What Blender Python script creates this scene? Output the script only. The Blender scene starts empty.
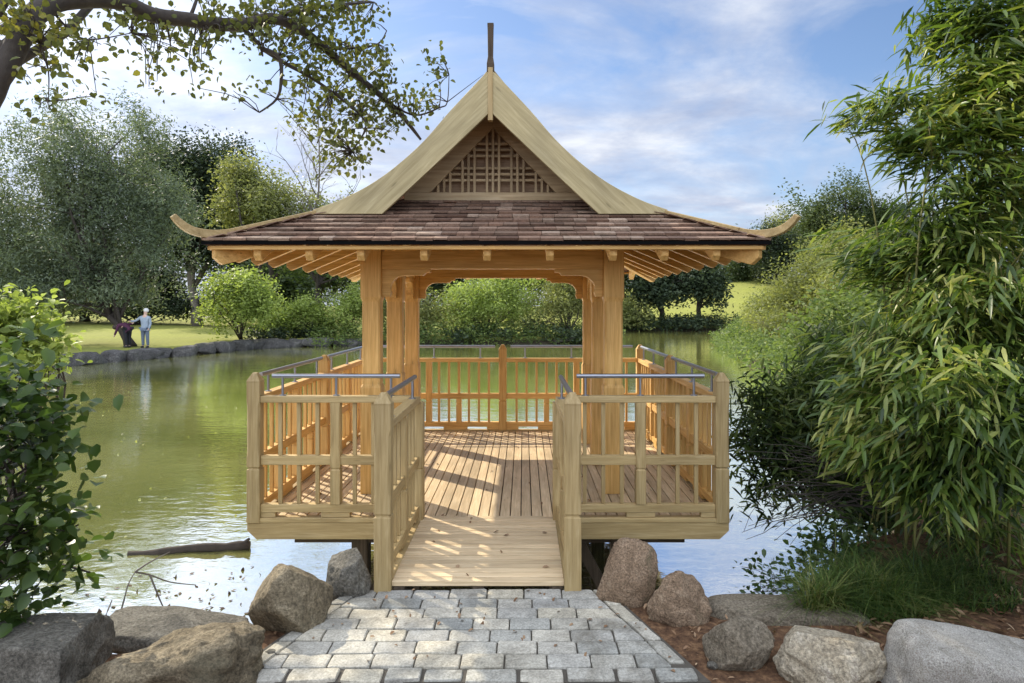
import bpy, bmesh, math, random
import numpy as np
from mathutils import Vector, Matrix, noise
R = math.radians
scn = bpy.context.scene
col = scn.collection
random.seed(7)
rng = np.random.default_rng(11)

# ------------------------------------------------------------------ placing
F, CX, CZ, VX, VY = 680.0, 0.27, 1.64, 523.6, 304.0
def P(px, py, d):
    """point of the place seen at (px,py) of the photo, d metres away"""
    return Vector(((px-VX)/F*d+CX, d, CZ+(VY-py)/F*d))
WATER = -0.80
CEN = 7.0          # pavilion centre (y)

# ------------------------------------------------------------------ objects
ORG = {}
def tag(o, label=None, cat=None, group=None, kind=None):
    if label: o['label'] = label
    if cat: o['category'] = cat
    if group: o['group'] = group
    if kind: o['kind'] = kind
    return o
def empty(name, loc, label=None, cat=None, group=None):
    o = bpy.data.objects.new(name, None); col.objects.link(o)
    o.location = loc; o.empty_display_size = .2
    ORG[o.name] = Vector(loc)
    return tag(o, label, cat, group)
def link(name, me, mats, parent=None, bevel=0, smooth=False, origin=True):
    if not isinstance(mats, (list, tuple)): mats = [mats]
    for m in mats: me.materials.append(m)
    n = len(me.vertices)
    co = np.empty(n*3, dtype=np.float32); me.vertices.foreach_get('co', co); co = co.reshape(-1, 3)
    org = Vector((0, 0, 0))
    if origin and n:
        mn, mx = co.min(0), co.max(0)
        org = Vector((float(mn[0]+mx[0])/2, float(mn[1]+mx[1])/2, float(mn[2])))
        co -= np.array(org[:], dtype=np.float32)
        me.vertices.foreach_set('co', co.ravel()); me.update()
    o = bpy.data.objects.new(name, me); col.objects.link(o)
    ORG[o.name] = org
    if parent is not None:
        o.parent = parent; o.location = org-ORG[parent.name]
    else: o.location = org
    if smooth: me.polygons.foreach_set('use_smooth', [True]*len(me.polygons))
    if bevel:
        b = o.modifiers.new('edge', 'BEVEL'); b.width = bevel; b.segments = 1; b.limit_method = 'ANGLE'
    return o

class MB:
    def __init__(s): s.v = []; s.f = []; s.m = []
    def add(s, vs, fs, mi=0):
        n = len(s.v); s.v += [tuple(v) for v in vs]
        for f in fs: s.f.append(tuple(i+n for i in f)); s.m.append(mi)
    def box(s, x0, x1, y0, y1, z0, z1, mi=None):
        if mi is None:
            d = (abs(x1-x0), abs(y1-y0), abs(z1-z0)); mi = d.index(max(d))
        v = [(x0,y0,z0),(x1,y0,z0),(x1,y1,z0),(x0,y1,z0),(x0,y0,z1),(x1,y0,z1),(x1,y1,z1),(x0,y1,z1)]
        s.add(v, [(0,3,2,1),(4,5,6,7),(0,1,5,4),(1,2,6,5),(2,3,7,6),(3,0,4,7)], mi)
    def bar(s, p0, p1, w, h, up=(0,0,1), mi=None, off=0):
        p0, p1 = Vector(p0), Vector(p1); d = (p1-p0).normalized()
        side = d.cross(Vector(up)).normalized(); u = side.cross(d).normalized()
        if mi is None:
            a = [abs(c) for c in d]; mi = a.index(max(a))
        v = []
        for p in (p0, p1):
            for (a, b) in ((-1,-1),(1,-1),(1,1),(-1,1)):
                v.append(p+side*a*w/2+u*(b*h/2+off))
        s.add(v, [(0,1,2,3),(7,6,5,4),(0,4,5,1),(1,5,6,2),(2,6,7,3),(3,7,4,0)], mi)
    def prism(s, pts, origin, ux, uy, thick, mi=0):
        """2-D outline -> slab, thickness along ux x uy, centred on origin"""
        o, ux, uy = Vector(origin), Vector(ux), Vector(uy); n = ux.cross(uy).normalized()
        k = len(pts); a = [o+ux*p[0]+uy*p[1]-n*thick/2 for p in pts]; b = [q+n*thick for q in a]
        s.add(a+b, [tuple(range(k))[::-1], tuple(range(k, 2*k))]+[(i, (i+1) % k, k+(i+1) % k, k+i) for i in range(k)], mi)
    def loft(s, cx, cy, st, mi=2):
        """square shaft with cut corners; st = (z, half, chamfer)"""
        v = []; f = []
        for (z, h, c) in st:
            v += [(cx+a, cy+b, z) for a, b in ((h-c,-h),(h,-h+c),(h,h-c),(h-c,h),(-h+c,h),(-h,h-c),(-h,-h+c),(-h+c,-h))]
        for k in range(len(st)-1):
            for i in range(8):
                j = (i+1) % 8; f.append((k*8+i, k*8+j, k*8+8+j, k*8+8+i))
        f.append(tuple(range(7, -1, -1))); n = (len(st)-1)*8; f.append(tuple(range(n, n+8)))
        s.add(v, f, mi)
    def tube(s, pts, rad, seg=8, mi=0, cap=True):
        pts = [Vector(p) for p in pts]; v = []; f = []
        up = Vector((0.13, 0.21, 0.97))
        for i, p in enumerate(pts):
            d = (pts[min(i+1, len(pts)-1)]-pts[max(i-1, 0)])
            if d.length < 1e-6: d = Vector((0, 0, 1))
            d.normalize(); a = d.cross(up)
            if a.length < .05: a = d.cross(Vector((1, 0, 0)))
            a.normalize(); b = a.cross(d).normalized()
            r = rad[i] if isinstance(rad, (list, tuple)) else rad
            for k in range(seg):
                t = 2*math.pi*k/seg; v.append(p+(a*math.cos(t)+b*math.sin(t))*r)
        for i in range(len(pts)-1):
            for k in range(seg):
                j = (k+1) % seg; f.append((i*seg+k, i*seg+j, (i+1)*seg+j, (i+1)*seg+k))
        if cap:
            f.append(tuple(range(seg-1, -1, -1))); n = (len(pts)-1)*seg; f.append(tuple(range(n, n+seg)))
        s.add(v, f, mi)
    def build(s, name, mats, parent=None, bevel=0, smooth=False):
        me = bpy.data.meshes.new(name); me.from_pydata(s.v, [], s.f)
        if isinstance(mats, (list, tuple)) and len(mats) > 1:
            me.polygons.foreach_set('material_index', s.m)
        bm = bmesh.new(); bm.from_mesh(me); bmesh.ops.recalc_face_normals(bm, faces=bm.faces); bm.to_mesh(me); bm.free()
        return link(name, me, mats, parent, bevel, smooth)

# ------------------------------------------------------------------ materials
def newmat(name):
    m = bpy.data.materials.new(name); m.use_nodes = True
    nt = m.node_tree; nt.nodes.clear(); return m, nt
def N(nt, t, **k):
    n = nt.nodes.new(t)
    for a, b in k.items():
        if a in n.inputs.keys() if isinstance(a, str) else False: n.inputs[a].default_value = b
        else: setattr(n, a, b)
    return n
def S(nt, n, **k):
    for a, b in k.items(): n.inputs[a.replace('_', ' ')].default_value = b
def ramp(nt, stops, interp='LINEAR'):
    r = nt.nodes.new('ShaderNodeValToRGB'); cr = r.color_ramp; cr.interpolation = interp
    while len(cr.elements) < len(stops): cr.elements.new(.5)
    for e, (p, c) in zip(cr.elements, stops): e.position = p; e.color = (c[0], c[1], c[2], 1)
    return r
def coords(nt, scale=(1,1,1), out='Object'):
    tc = nt.nodes.new('ShaderNodeTexCoord'); mp = nt.nodes.new('ShaderNodeMapping'); mp.inputs['Scale'].default_value = scale
    nt.links.new(tc.outputs[out], mp.inputs['Vector']); return mp
def nz(nt, vec, scale, detail=4, rough=.55, dist=0):
    n = nt.nodes.new('ShaderNodeTexNoise'); n.inputs['Scale'].default_value = scale; n.inputs['Detail'].default_value = detail
    n.inputs['Roughness'].default_value = rough; n.inputs['Distortion'].default_value = dist
    if vec: nt.links.new(vec.outputs[0], n.inputs['Vector'])
    return n
def mixc(nt, f, a, b, mode='MIX'):
    n = nt.nodes.new('ShaderNodeMix'); n.data_type = 'RGBA'; n.blend_type = mode
    for sock, val in ((n.inputs[0], f), (n.inputs[6], a), (n.inputs[7], b)):
        if hasattr(val, 'is_linked'): nt.links.new(val, sock)
        elif isinstance(val, (int, float)): sock.default_value = val
        else: sock.default_value = (val[0], val[1], val[2], 1)
    return n.outputs[2]
def mathn(nt, op, a, b=None, clamp=False):
    n = nt.nodes.new('ShaderNodeMath'); n.operation = op; n.use_clamp = clamp
    for sock, val in ((n.inputs[0], a), (n.inputs[1], b)):
        if val is None: continue
        if hasattr(val, 'is_linked'): nt.links.new(val, sock)
        else: sock.default_value = val
    return n.outputs[0]
def finish(nt, color, rough=.7, bump=None, bdist=.01, spec=.3, strength=.6):
    b = nt.nodes.new('ShaderNodeBsdfPrincipled'); o = nt.nodes.new('ShaderNodeOutputMaterial')
    if hasattr(color, 'is_linked'): nt.links.new(color, b.inputs['Base Color'])
    else: b.inputs['Base Color'].default_value = (*color, 1)
    if hasattr(rough, 'is_linked'): nt.links.new(rough, b.inputs['Roughness'])
    else: b.inputs['Roughness'].default_value = rough
    b.inputs['Specular IOR Level'].default_value = spec
    if bump is not None:
        bp = nt.nodes.new('ShaderNodeBump'); bp.inputs['Distance'].default_value = bdist; bp.inputs['Strength'].default_value = strength
        nt.links.new(bump, bp.inputs['Height']); nt.links.new(bp.outputs[0], b.inputs['Normal'])
    nt.links.new(b.outputs[0], o.inputs[0]); return b

def wood(name, c1, c2, c3, rough=.62, fine=1.0, rot=None):
    """three materials, grain along x, y, z"""
    out = []
    for ax in range(3):
        m, nt = newmat('%s_%s' % (name, 'xyz'[ax]))
        geo = nt.nodes.new('ShaderNodeNewGeometry')
        tc = nt.nodes.new('ShaderNodeTexCoord')
        addv = nt.nodes.new('ShaderNodeVectorMath'); addv.operation = 'ADD'
        cb = nt.nodes.new('ShaderNodeCombineXYZ')
        off = mathn(nt, 'MULTIPLY', geo.outputs['Random Per Island'], 13.0)
        for i in range(3): nt.links.new(off, cb.inputs[i])
        if rot is not None:
            vr = nt.nodes.new('ShaderNodeVectorRotate'); vr.rotation_type = 'Y_AXIS'; vr.inputs['Angle'].default_value = rot
            nt.links.new(tc.outputs['Object'], vr.inputs['Vector']); nt.links.new(vr.outputs[0], addv.inputs[0])
        else: nt.links.new(tc.outputs['Object'], addv.inputs[0])
        nt.links.new(cb.outputs[0], addv.inputs[1])
        mp = nt.nodes.new('ShaderNodeMapping'); sc = [22*fine]*3; sc[ax] = 1.3*fine; mp.inputs['Scale'].default_value = sc
        nt.links.new(addv.outputs[0], mp.inputs['Vector'])
        g = nz(nt, mp, 2.2, 6, .6, .6)
        mp2 = nt.nodes.new('ShaderNodeMapping'); sc = [90*fine]*3; sc[ax] = 3*fine; mp2.inputs['Scale'].default_value = sc
        nt.links.new(addv.outputs[0], mp2.inputs['Vector'])
        g2 = nz(nt, mp2, 2.0, 3, .6)
        big = nt.nodes.new('ShaderNodeMapping'); sc = [3.0]*3; sc[ax] = .9; big.inputs['Scale'].default_value = sc
        nt.links.new(addv.outputs[0], big.inputs['Vector'])
        g3 = nz(nt, big, 2.0, 3, .5)
        r = ramp(nt, [(.28, c1), (.52, c2), (.72, c3)]); nt.links.new(g.outputs[0], r.inputs[0])
        c = mixc(nt, .22, r.outputs[0], g2.outputs[0], 'SOFT_LIGHT')
        v = mathn(nt, 'MULTIPLY_ADD', geo.outputs['Random Per Island'], .34); v.node.inputs[2].default_value = .80
        v2 = mathn(nt, 'MULTIPLY_ADD', g3.outputs[0], .8); v2.node.inputs[2].default_value = .6
        vv = mathn(nt, 'MULTIPLY', v, v2)
        cbv = nt.nodes.new('ShaderNodeCombineColor')
        for i in range(3): nt.links.new(vv, cbv.inputs[i])
        c = mixc(nt, 1.0, c, cbv.outputs[0], 'MULTIPLY')
        # sparse knots
        kv = nt.nodes.new('ShaderNodeTexVoronoi'); kv.inputs['Scale'].default_value = 1.0
        mk = nt.nodes.new('ShaderNodeMapping'); sc = [14.0]*3; sc[ax] = 3.2; mk.inputs['Scale'].default_value = sc
        nt.links.new(addv.outputs[0], mk.inputs['Vector']); nt.links.new(mk.outputs[0], kv.inputs['Vector'])
        kr = ramp(nt, [(.05, (1,1,1)), (.13, (0,0,0))]); nt.links.new(kv.outputs['Distance'], kr.inputs[0])
        c = mixc(nt, mathn(nt, 'MULTIPLY', kr.outputs[0], .45), c, tuple(x*.35 for x in c1))
        finish(nt, c, rough, g2.outputs[0], .002, .3, .5)
        out.append(m)
    return out

def rockmat(name, c1, c2, c3, scale=6, moss=0, mosscol=(.09,.11,.04)):
    m, nt = newmat(name); co = coords(nt)
    a = nz(nt, co, scale, 12, .74, 1.0); b = nz(nt, co, scale*14, 5, .75); d = nz(nt, co, scale*.45, 4, .6, 1.0)
    r = ramp(nt, [(.3, c1), (.5, c2), (.7, c3)]); nt.links.new(a.outputs[0], r.inputs[0])
    sp = ramp(nt, [(.36, (.16,.16,.16)), (.5, (.5,.5,.5)), (.64, (.86,.86,.86))]); nt.links.new(b.outputs[0], sp.inputs[0])
    c = mixc(nt, .75, r.outputs[0], sp.outputs[0], 'OVERLAY')
    mr = ramp(nt, [(.52, (0,0,0)), (.62, (1,1,1))]); nt.links.new(d.outputs[0], mr.inputs[0])
    c = mixc(nt, mathn(nt, 'MULTIPLY', mr.outputs[0], moss), c, mosscol)
    h = mathn(nt, 'ADD', a.outputs[0], mathn(nt, 'MULTIPLY', b.outputs[0], .35))
    finish(nt, c, .85, h, .05, .25, 1.0); return m

def leafmat(name, cols, trans=.35, var=.25, rough=.5, clump=.6, spec=.16, isl=.55, nzw=1.6):
    m, nt = newmat(name)
    geo = nt.nodes.new('ShaderNodeNewGeometry')
    st = [(i/(len(cols)-1) if len(cols) > 1 else 0, c) for i, c in enumerate(cols)]
    co = coords(nt); n = nz(nt, co, clump, 2, .5)
    f = mathn(nt, 'ADD', mathn(nt, 'MULTIPLY', geo.outputs['Random Per Island'], isl), mathn(nt, 'MULTIPLY_ADD', n.outputs[0], nzw))
    f.node.inputs[1].links[0].from_node.inputs[2].default_value = .5-nzw*.5-isl*.5
    r = ramp(nt, st); nt.links.new(f, r.inputs[0])
    b = nt.nodes.new('ShaderNodeBsdfPrincipled'); b.inputs['Roughness'].default_value = rough
    b.inputs['Specular IOR Level'].default_value = spec
    t = nt.nodes.new('ShaderNodeBsdfTranslucent')
    tcol = mixc(nt, 1.0, r.outputs[0], (1.7, 1.75, .9), 'MULTIPLY')
    nt.links.new(r.outputs[0], b.inputs['Base Color']); nt.links.new(tcol, t.inputs['Color'])
    mx = nt.nodes.new('ShaderNodeMixShader'); mx.inputs[0].default_value = trans
    nt.links.new(b.outputs[0], mx.inputs[1]); nt.links.new(t.outputs[0], mx.inputs[2])
    o = nt.nodes.new('ShaderNodeOutputMaterial'); nt.links.new(mx.outputs[0], o.inputs[0]); return m

def plain(name, c, rough=.6, metal=0, nscale=20, var=.25, bd=.003):
    m, nt = newmat(name); co = coords(nt); a = nz(nt, co, nscale, 5, .6)
    col_ = mixc(nt, a.outputs[0], tuple(x*(1-var) for x in c), tuple(min(1, x*(1+var)) for x in c))
    b = finish(nt, col_, rough, a.outputs[0], bd, .02 if 'flashing' in name else .4, .5); b.inputs['Metallic'].default_value = metal; return m

def islandmat(name, cols, rough=.8, nscale=12, bd=.004, mix=.5, stain=0):
    m, nt = newmat(name); geo = nt.nodes.new('ShaderNodeNewGeometry'); co = coords(nt)
    r = ramp(nt, [(i/(len(cols)-1), c) for i, c in enumerate(cols)]); nt.links.new(geo.outputs['Random Per Island'], r.inputs[0])
    a = nz(nt, co, nscale, 7, .68); g = ramp(nt, [(.3, (.28,.28,.28)), (.7, (.72,.72,.72))]); nt.links.new(a.outputs[0], g.inputs[0])
    c = mixc(nt, mix, r.outputs[0], g.outputs[0], 'OVERLAY')
    if stain:
        q = nz(nt, co, 2.6, 8, .7, .8); qr = ramp(nt, [(.50, (0,0,0)), (.66, (1,1,1))]); nt.links.new(q.outputs[0], qr.inputs[0])
        c = mixc(nt, mathn(nt, 'MULTIPLY', qr.outputs[0], stain), c, (.10,.085,.055))
        fz = nz(nt, co, 90, 4, .75); fr_ = ramp(nt, [(.36, (.2,.2,.2)), (.62, (.75,.75,.75))]); nt.links.new(fz.outputs[0], fr_.inputs[0]); c = mixc(nt, .5, c, fr_.outputs[0], 'OVERLAY')
    finish(nt, c, rough, a.outputs[0], bd, .25, .8); return m

TIMBER = wood('treated_pine', (.27,.185,.075), (.36,.26,.113), (.445,.335,.165))
BARGE = {1: wood('barge_pine_right', (.29,.235,.11), (.37,.305,.155), (.44,.37,.20), rot=R(-44)), -1: wood('barge_pine_left', (.29,.235,.11), (.37,.305,.155), (.44,.37,.20), rot=R(44))}
WARM = wood('bounce_warmed_pine', (.43,.24,.065), (.56,.335,.105), (.66,.43,.155))  # inner timber: warm light bounced between the boards is put into the colour
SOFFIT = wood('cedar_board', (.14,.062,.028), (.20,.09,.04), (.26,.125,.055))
DECKW = wood('deck_board', (.44,.325,.18), (.56,.425,.25), (.66,.53,.33), .7)
WEATH = wood('weathered_pile', (.045,.032,.02), (.075,.055,.035), (.11,.08,.05), .85)
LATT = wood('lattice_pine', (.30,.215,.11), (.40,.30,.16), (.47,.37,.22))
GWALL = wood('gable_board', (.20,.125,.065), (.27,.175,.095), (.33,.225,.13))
STEEL = plain('brushed_steel', (.30,.31,.33), .42, 1.0, 60, .08, .0005)
BLACK = plain('eave_flashing', (.006,.006,.006), .95)
SHING = islandmat('cedar_shingle', [(.09,.05,.032), (.24,.15,.10), (.15,.09,.058), (.31,.21,.145), (.12,.07,.045), (.38,.28,.20)], .85, 25, .003, .6, .3)
SETT = islandmat('grey_sett', [(.24,.24,.21), (.35,.33,.27), (.28,.275,.245), (.42,.385,.30), (.38,.345,.26), (.30,.29,.25)], .85, 9, .008, .75, .55)
MORTAR = plain('joint_sand', (.07,.06,.045), .95, 0, 60, .4, .004)
BARK = plain('bark', (.055,.045,.035), .95, 0, 14, .5, .03)
BARKL = plain('pale_bark', (.16,.14,.115), .9, 0, 14, .5, .02)

# ------------------------------------------------------------------ world, sun, camera
SUN_EL = 36; SUN_DIR = Vector((-.74, .67, 0)).normalized()      # towards the sun
az = math.atan2(SUN_DIR.x, SUN_DIR.y)                            # from +Y, clockwise
w = bpy.data.worlds.new('World'); scn.world = w; w.use_nodes = True
nt = w.node_tree; nt.nodes.clear()
sky = nt.nodes.new('ShaderNodeTexSky'); sky.sky_type = 'NISHITA'; sky.sun_disc = False
sky.sun_elevation = R(SUN_EL); sky.sun_rotation = az; sky.air_density = 1.0; sky.dust_density = .7; sky.ozone_density = 2.0
tc = nt.nodes.new('ShaderNodeTexCoord'); sep = nt.nodes.new('ShaderNodeSeparateXYZ'); nt.links.new(tc.outputs['Generated'], sep.inputs[0])
zz = mathn(nt, 'MAXIMUM', sep.outputs[2], .0); zz = mathn(nt, 'ADD', zz, .22)
cbx = nt.nodes.new('ShaderNodeCombineXYZ')
nt.links.new(mathn(nt, 'DIVIDE', sep.outputs[0], zz), cbx.inputs[0]); nt.links.new(mathn(nt, 'DIVIDE', sep.outputs[1], zz), cbx.inputs[1])
mp = nt.nodes.new('ShaderNodeMapping'); mp.inputs['Scale'].default_value = (1.0, 1.25, 1); mp.inputs['Location'].default_value = (1.9, .4, 0)
nt.links.new(cbx.outputs[0], mp.inputs[0])
cn = nz(nt, mp, 1.5, 9, .58, .5)
cr = ramp(nt, [(.36, (0,0,0)), (.47, (.5,.5,.5)), (.60, (1,1,1))]); 
# more cloud towards the sun side
bias = mathn(nt, 'MULTIPLY', sep.outputs[0], -.16)
nt.links.new(mathn(nt, 'ADD', cn.outputs[0], bias), cr.inputs[0])
cn2 = nz(nt, mp, 3.1, 6, .6, .2)
cc = ramp(nt, [(.32, (2.5,2.9,3.95)), (.5, (3.5,3.85,4.7)), (.70, (5.2,5.4,5.8))]); nt.links.new(cn2.outputs[0], cc.inputs[0])
hz = mathn(nt, 'MULTIPLY', mathn(nt, 'SUBTRACT', .30, sep.outputs[2], True), 1.6)   # thin veil low down
fac = mathn(nt, 'ADD', mathn(nt, 'MULTIPLY', cr.outputs[0], .85), hz, True)
skyc = mixc(nt, 1.0, sky.outputs[0], (.78, .82, .90), 'MULTIPLY')
back = mathn(nt, 'MAXIMUM', mathn(nt, 'MULTIPLY', sep.outputs[1], -1.0), 0.0)
zen = mathn(nt, 'MULTIPLY', mathn(nt, 'SUBTRACT', sep.outputs[2], .5, True), 4.2)
sd = nt.nodes.new('ShaderNodeVectorMath'); sd.operation = 'DOT_PRODUCT'; nt.links.new(tc.outputs['Generated'], sd.inputs[0])
sd.inputs[1].default_value = (SUN_DIR.x*math.cos(R(SUN_EL)), SUN_DIR.y*math.cos(R(SUN_EL)), math.sin(R(SUN_EL)))
glow = mathn(nt, 'MULTIPLY', mathn(nt, 'POWER', mathn(nt, 'MAXIMUM', sd.outputs['Value'], 0.0), 9.0), 1.3)   # cloud near the sun shines brighter
gain = mathn(nt, 'ADD', mathn(nt, 'ADD', mathn(nt, 'ADD', mathn(nt, 'MULTIPLY', back, 2.2), zen), 1.0), glow)
cg = nt.nodes.new('ShaderNodeCombineColor')
for i in range(3): nt.links.new(gain, cg.inputs[i])
thick = mixc(nt, 1.0, cc.outputs[0], cg.outputs[0], 'MULTIPLY')      # unseen bright cloud overhead and behind, added to lift the shade
fac = mathn(nt, 'ADD', fac, mathn(nt, 'ADD', mathn(nt, 'MULTIPLY', back, .6), mathn(nt, 'MULTIPLY', zen, .5)), True)
cm = mixc(nt, fac, skyc, thick)
bg = nt.nodes.new('ShaderNodeBackground'); bg.inputs[1].default_value = .12
nt.links.new(cm, bg.inputs[0]); wo = nt.nodes.new('ShaderNodeOutputWorld'); nt.links.new(bg.outputs[0], wo.inputs[0])

sl = bpy.data.lights.new('sun', 'SUN'); sl.energy = 4.4; sl.angle = R(.55); sl.color = (1, .90, .74)
so = bpy.data.objects.new('sun', sl); col.objects.link(so)
d3 = Vector((SUN_DIR.x*math.cos(R(SUN_EL)), SUN_DIR.y*math.cos(R(SUN_EL)), math.sin(R(SUN_EL))))
so.rotation_euler = d3.to_track_quat('Z', 'Y').to_euler(); so.location = (-20, 20, 30)

cam = bpy.data.cameras.new('camera'); co_ = bpy.data.objects.new('camera', cam); col.objects.link(co_); scn.camera = co_
co_.location = (CX, 0, CZ); co_.rotation_euler = (R(90), 0, 0)
cam.sensor_width = 36; cam.lens = F/1024*36; cam.clip_end = 2000; cam.clip_start = .05
cam.shift_x = -(VX-512)/1024; cam.shift_y = -(341.5-VY)/1024
scn.view_settings.view_transform = 'Standard'; scn.view_settings.look = 'None'; scn.view_settings.gamma = 1
scn.view_settings.exposure = .6
scn.render.film_transparent = False
try:
    scn.cycles.max_bounces = 8; scn.cycles.diffuse_bounces = 4; scn.cycles.transparent_max_bounces = 8
    scn.cycles.sample_clamp_indirect = 8
except Exception: pass

# ------------------------------------------------------------------ ground
POND = np.array([(-3.6,3.55),(-2.2,3.4),(-1.3,3.5),(-.95,4.0),(.85,4.05),(1.1,3.9),(1.7,3.75),(2.0,4.15),(2.5,4.9),(3.6,5.6),(4.6,8),(6.2,13),(8.2,20),(9.9,28),(12.8,40),
   (17.2,52),(19.5,60),(17,62),(9,61),(6.5,56),(6.5,49),(4.5,43),(1,41.5),(-3,41.5),(-8,40),(-12,39),(-14.3,37.5),(-15.5,33),(-16.5,30),(-17.6,27),(-20,24),(-21,18),(-17,11),(-9,6.2)], dtype=float)
def sdist(x, y):
    p = np.stack([x, y], -1); d = np.full(x.shape, 1e9); ins = np.zeros(x.shape, bool); n = len(POND)
    for i in range(n):
        a, b = POND[i], POND[(i+1) % n]; e = b-a; w_ = p-a
        t = np.clip((w_@e)/(e@e), 0, 1); d = np.minimum(d, np.linalg.norm(w_-t[..., None]*e, axis=-1))
        c = ((a[1] > y) != (b[1] > y)) & (x < (b[0]-a[0])*(y-a[1])/(b[1]-a[1]+1e-12)+a[0]); ins ^= c
    return np.where(ins, d, -d)
def sm(t): t = np.clip(t, 0, 1); return t*t*(3-2*t)
def ground_z(x, y):
    x = np.asarray(x, float); y = np.asarray(y, float); s = sdist(x, y)
    near = sm((9-y)/4)
    bank = -.34*(1-near)-.07*near
    out = np.maximum(-s, 0)
    bank = bank+sm((out-6)/60)*1.0*(1-near)
    hill = sm((x-8)/20)*sm((y-58)/30)*5.0
    bank = bank+hill+.05*np.sin(x*.9+y*.6)*(1-near)*.6
    wd = .35+np.clip((y-6)*.05, 0, 1.1)*sm((x+13)/5)
    t = sm((s+.12)/wd)
    return bank*(1-t)+(-1.35)*t
def gz(x, y): return float(ground_z(np.array([x]), np.array([y]))[0])
n = 330; u = np.linspace(-1, 1, n); gx = 1.0*np.sinh(6.0*u)+0; gy = 1.0*np.sinh(6.0*u)+4.0
gx *= 1.6; gy = (gy-4)*1.6+4
X, Y = np.meshgrid(gx, gy); Z = ground_z(X, Y)
nearf = np.exp(-((X)**2+(Y-4)**2)/60)
zn = np.array([[noise.noise(Vector((X[i, j]*3, Y[i, j]*3, 0)))*.018+noise.noise(Vector((X[i, j]*11, Y[i, j]*11, 3)))*.008 if nearf[i, j] > .02 else 0 for j in range(n)] for i in range(n)])
# keep it below the paving
pav = (Y < 4.1) & (Y > 3.0) & (np.abs(X) < .80+(4.02-Y)*.3)
Z = Z+zn*nearf
Z = np.where(pav, np.minimum(Z, -.085), Z)
V = np.stack([X, Y, Z], -1).reshape(-1, 3)
ii = np.arange(n*n).reshape(n, n); fc = np.stack([ii[:-1, :-1], ii[:-1, 1:], ii[1:, 1:], ii[1:, :-1]], -1).reshape(-1, 4)
def npmesh(name, V, Fq):
    me = bpy.data.meshes.new(name); k = Fq.shape[1]
    me.vertices.add(len(V)); me.vertices.foreach_set('co', V.astype(np.float32).ravel())
    me.loops.add(Fq.size); me.loops.foreach_set('vertex_index', Fq.astype(np.int32).ravel())
    me.polygons.add(len(Fq)); me.polygons.foreach_set('loop_start', np.arange(0, Fq.size, k, dtype=np.int32))
    me.polygons.foreach_set('loop_total', np.full(len(Fq), k, dtype=np.int32)); me.update(calc_edges=True); return me
m, nt = newmat('ground_soil_and_grass')
co = coords(nt); sp = nt.nodes.new('ShaderNodeSeparateXYZ'); nt.links.new(co.outputs[0], sp.inputs[0])
g1 = nz(nt, co, .35, 5, .6); g2 = nz(nt, co, 5, 6, .65); g3 = nz(nt, co, 26, 6, .7)
soil = ramp(nt, [(.3, (.035,.02,.012)), (.5, (.11,.06,.032)), (.72, (.24,.14,.07))]); nt.links.new(g3.outputs[0], soil.inputs[0])
grass = ramp(nt, [(.3, (.14,.165,.025)), (.5, (.24,.26,.04)), (.7, (.34,.35,.07))]); nt.links.new(g2.outputs[0], grass.inputs[0])
grass2 = mixc(nt, g1.outputs[0], grass.outputs[0], (.20,.20,.06))
gf = mathn(nt, 'MULTIPLY', mathn(nt, 'SUBTRACT', mathn(nt, 'ADD', sp.outputs[1], mathn(nt, 'MULTIPLY', g1.outputs[0], 6)), 12), .25, True)
c = mixc(nt, gf, soil.outputs[0], grass2)
# mud on the sloping bank and the pond bed
mud = mathn(nt, 'MULTIPLY', mathn(nt, 'SUBTRACT', .96, sp.outputs[2], True), 6, True)
c = mixc(nt, mud, c, (.05,.042,.025))
finish(nt, c, .95, mathn(nt, 'ADD', g3.outputs[0], g2.outputs[0]), .02, .15, .8)
me = npmesh('ground', V, fc); g = link('ground', me, m, smooth=True); tag(g, kind='structure')
# the mud threshold works on heights above the pond bed (object origin sits at -1.35)

# water
m, nt = newmat('pond_water'); co = coords(nt, (1, 1, 1)); 
w1 = nz(nt, coords(nt, (1.0, 1.7, 1)), 5.0, 3, .55, .3); w2 = nz(nt, coords(nt, (1.0, 2.2, 1)), .9, 3, .5)
gz1 = nz(nt, co, .35, 4, .6, .5)
gcol = ramp(nt, [(.35, (.38,.40,.085)), (.6, (.58,.58,.16))]); nt.links.new(gz1.outputs[0], gcol.inputs[0])
b = nt.nodes.new('ShaderNodeBsdfPrincipled'); nt.links.new(gcol.outputs[0], b.inputs['Base Color'])
b.inputs['Roughness'].default_value = .03; b.inputs['IOR'].default_value = 1.33; b.inputs['Specular IOR Level'].default_value = .5
bp = nt.nodes.new('ShaderNodeBump'); bp.inputs['Distance'].default_value = .012; bp.inputs['Strength'].default_value = .30
nt.links.new(mathn(nt, 'ADD', w1.outputs[0], mathn(nt, 'MULTIPLY', w2.outputs[0], 2.0)), bp.inputs['Height']); nt.links.new(bp.outputs[0], b.inputs['Normal'])
gl = nt.nodes.new('ShaderNodeBsdfGlossy'); gl.inputs['Roughness'].default_value = .02; gl.inputs['Color'].default_value = (.97, .98, 1, 1); nt.links.new(bp.outputs[0], gl.inputs['Normal'])
fr = nt.nodes.new('ShaderNodeFresnel'); fr.inputs[0].default_value = 1.33
mx = nt.nodes.new('ShaderNodeMixShader'); nt.links.new(mathn(nt, 'MULTIPLY_ADD', fr.outputs[0], .3), mx.inputs[0]); mx.inputs[0].links[0].from_node.inputs[2].default_value = .50
nt.links.new(b.outputs[0], mx.inputs[1]); nt.links.new(gl.outputs[0], mx.inputs[2])
o = nt.nodes.new('ShaderNodeOutputMaterial'); nt.links.new(mx.outputs[0], o.inputs[0])
mb = MB(); mb.add([(-30,2.5,WATER),(26,2.5,WATER),(26,66,WATER),(-30,66,WATER)], [(0,1,2,3)])
tag(mb.build('pond_water', m), kind='structure')

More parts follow.
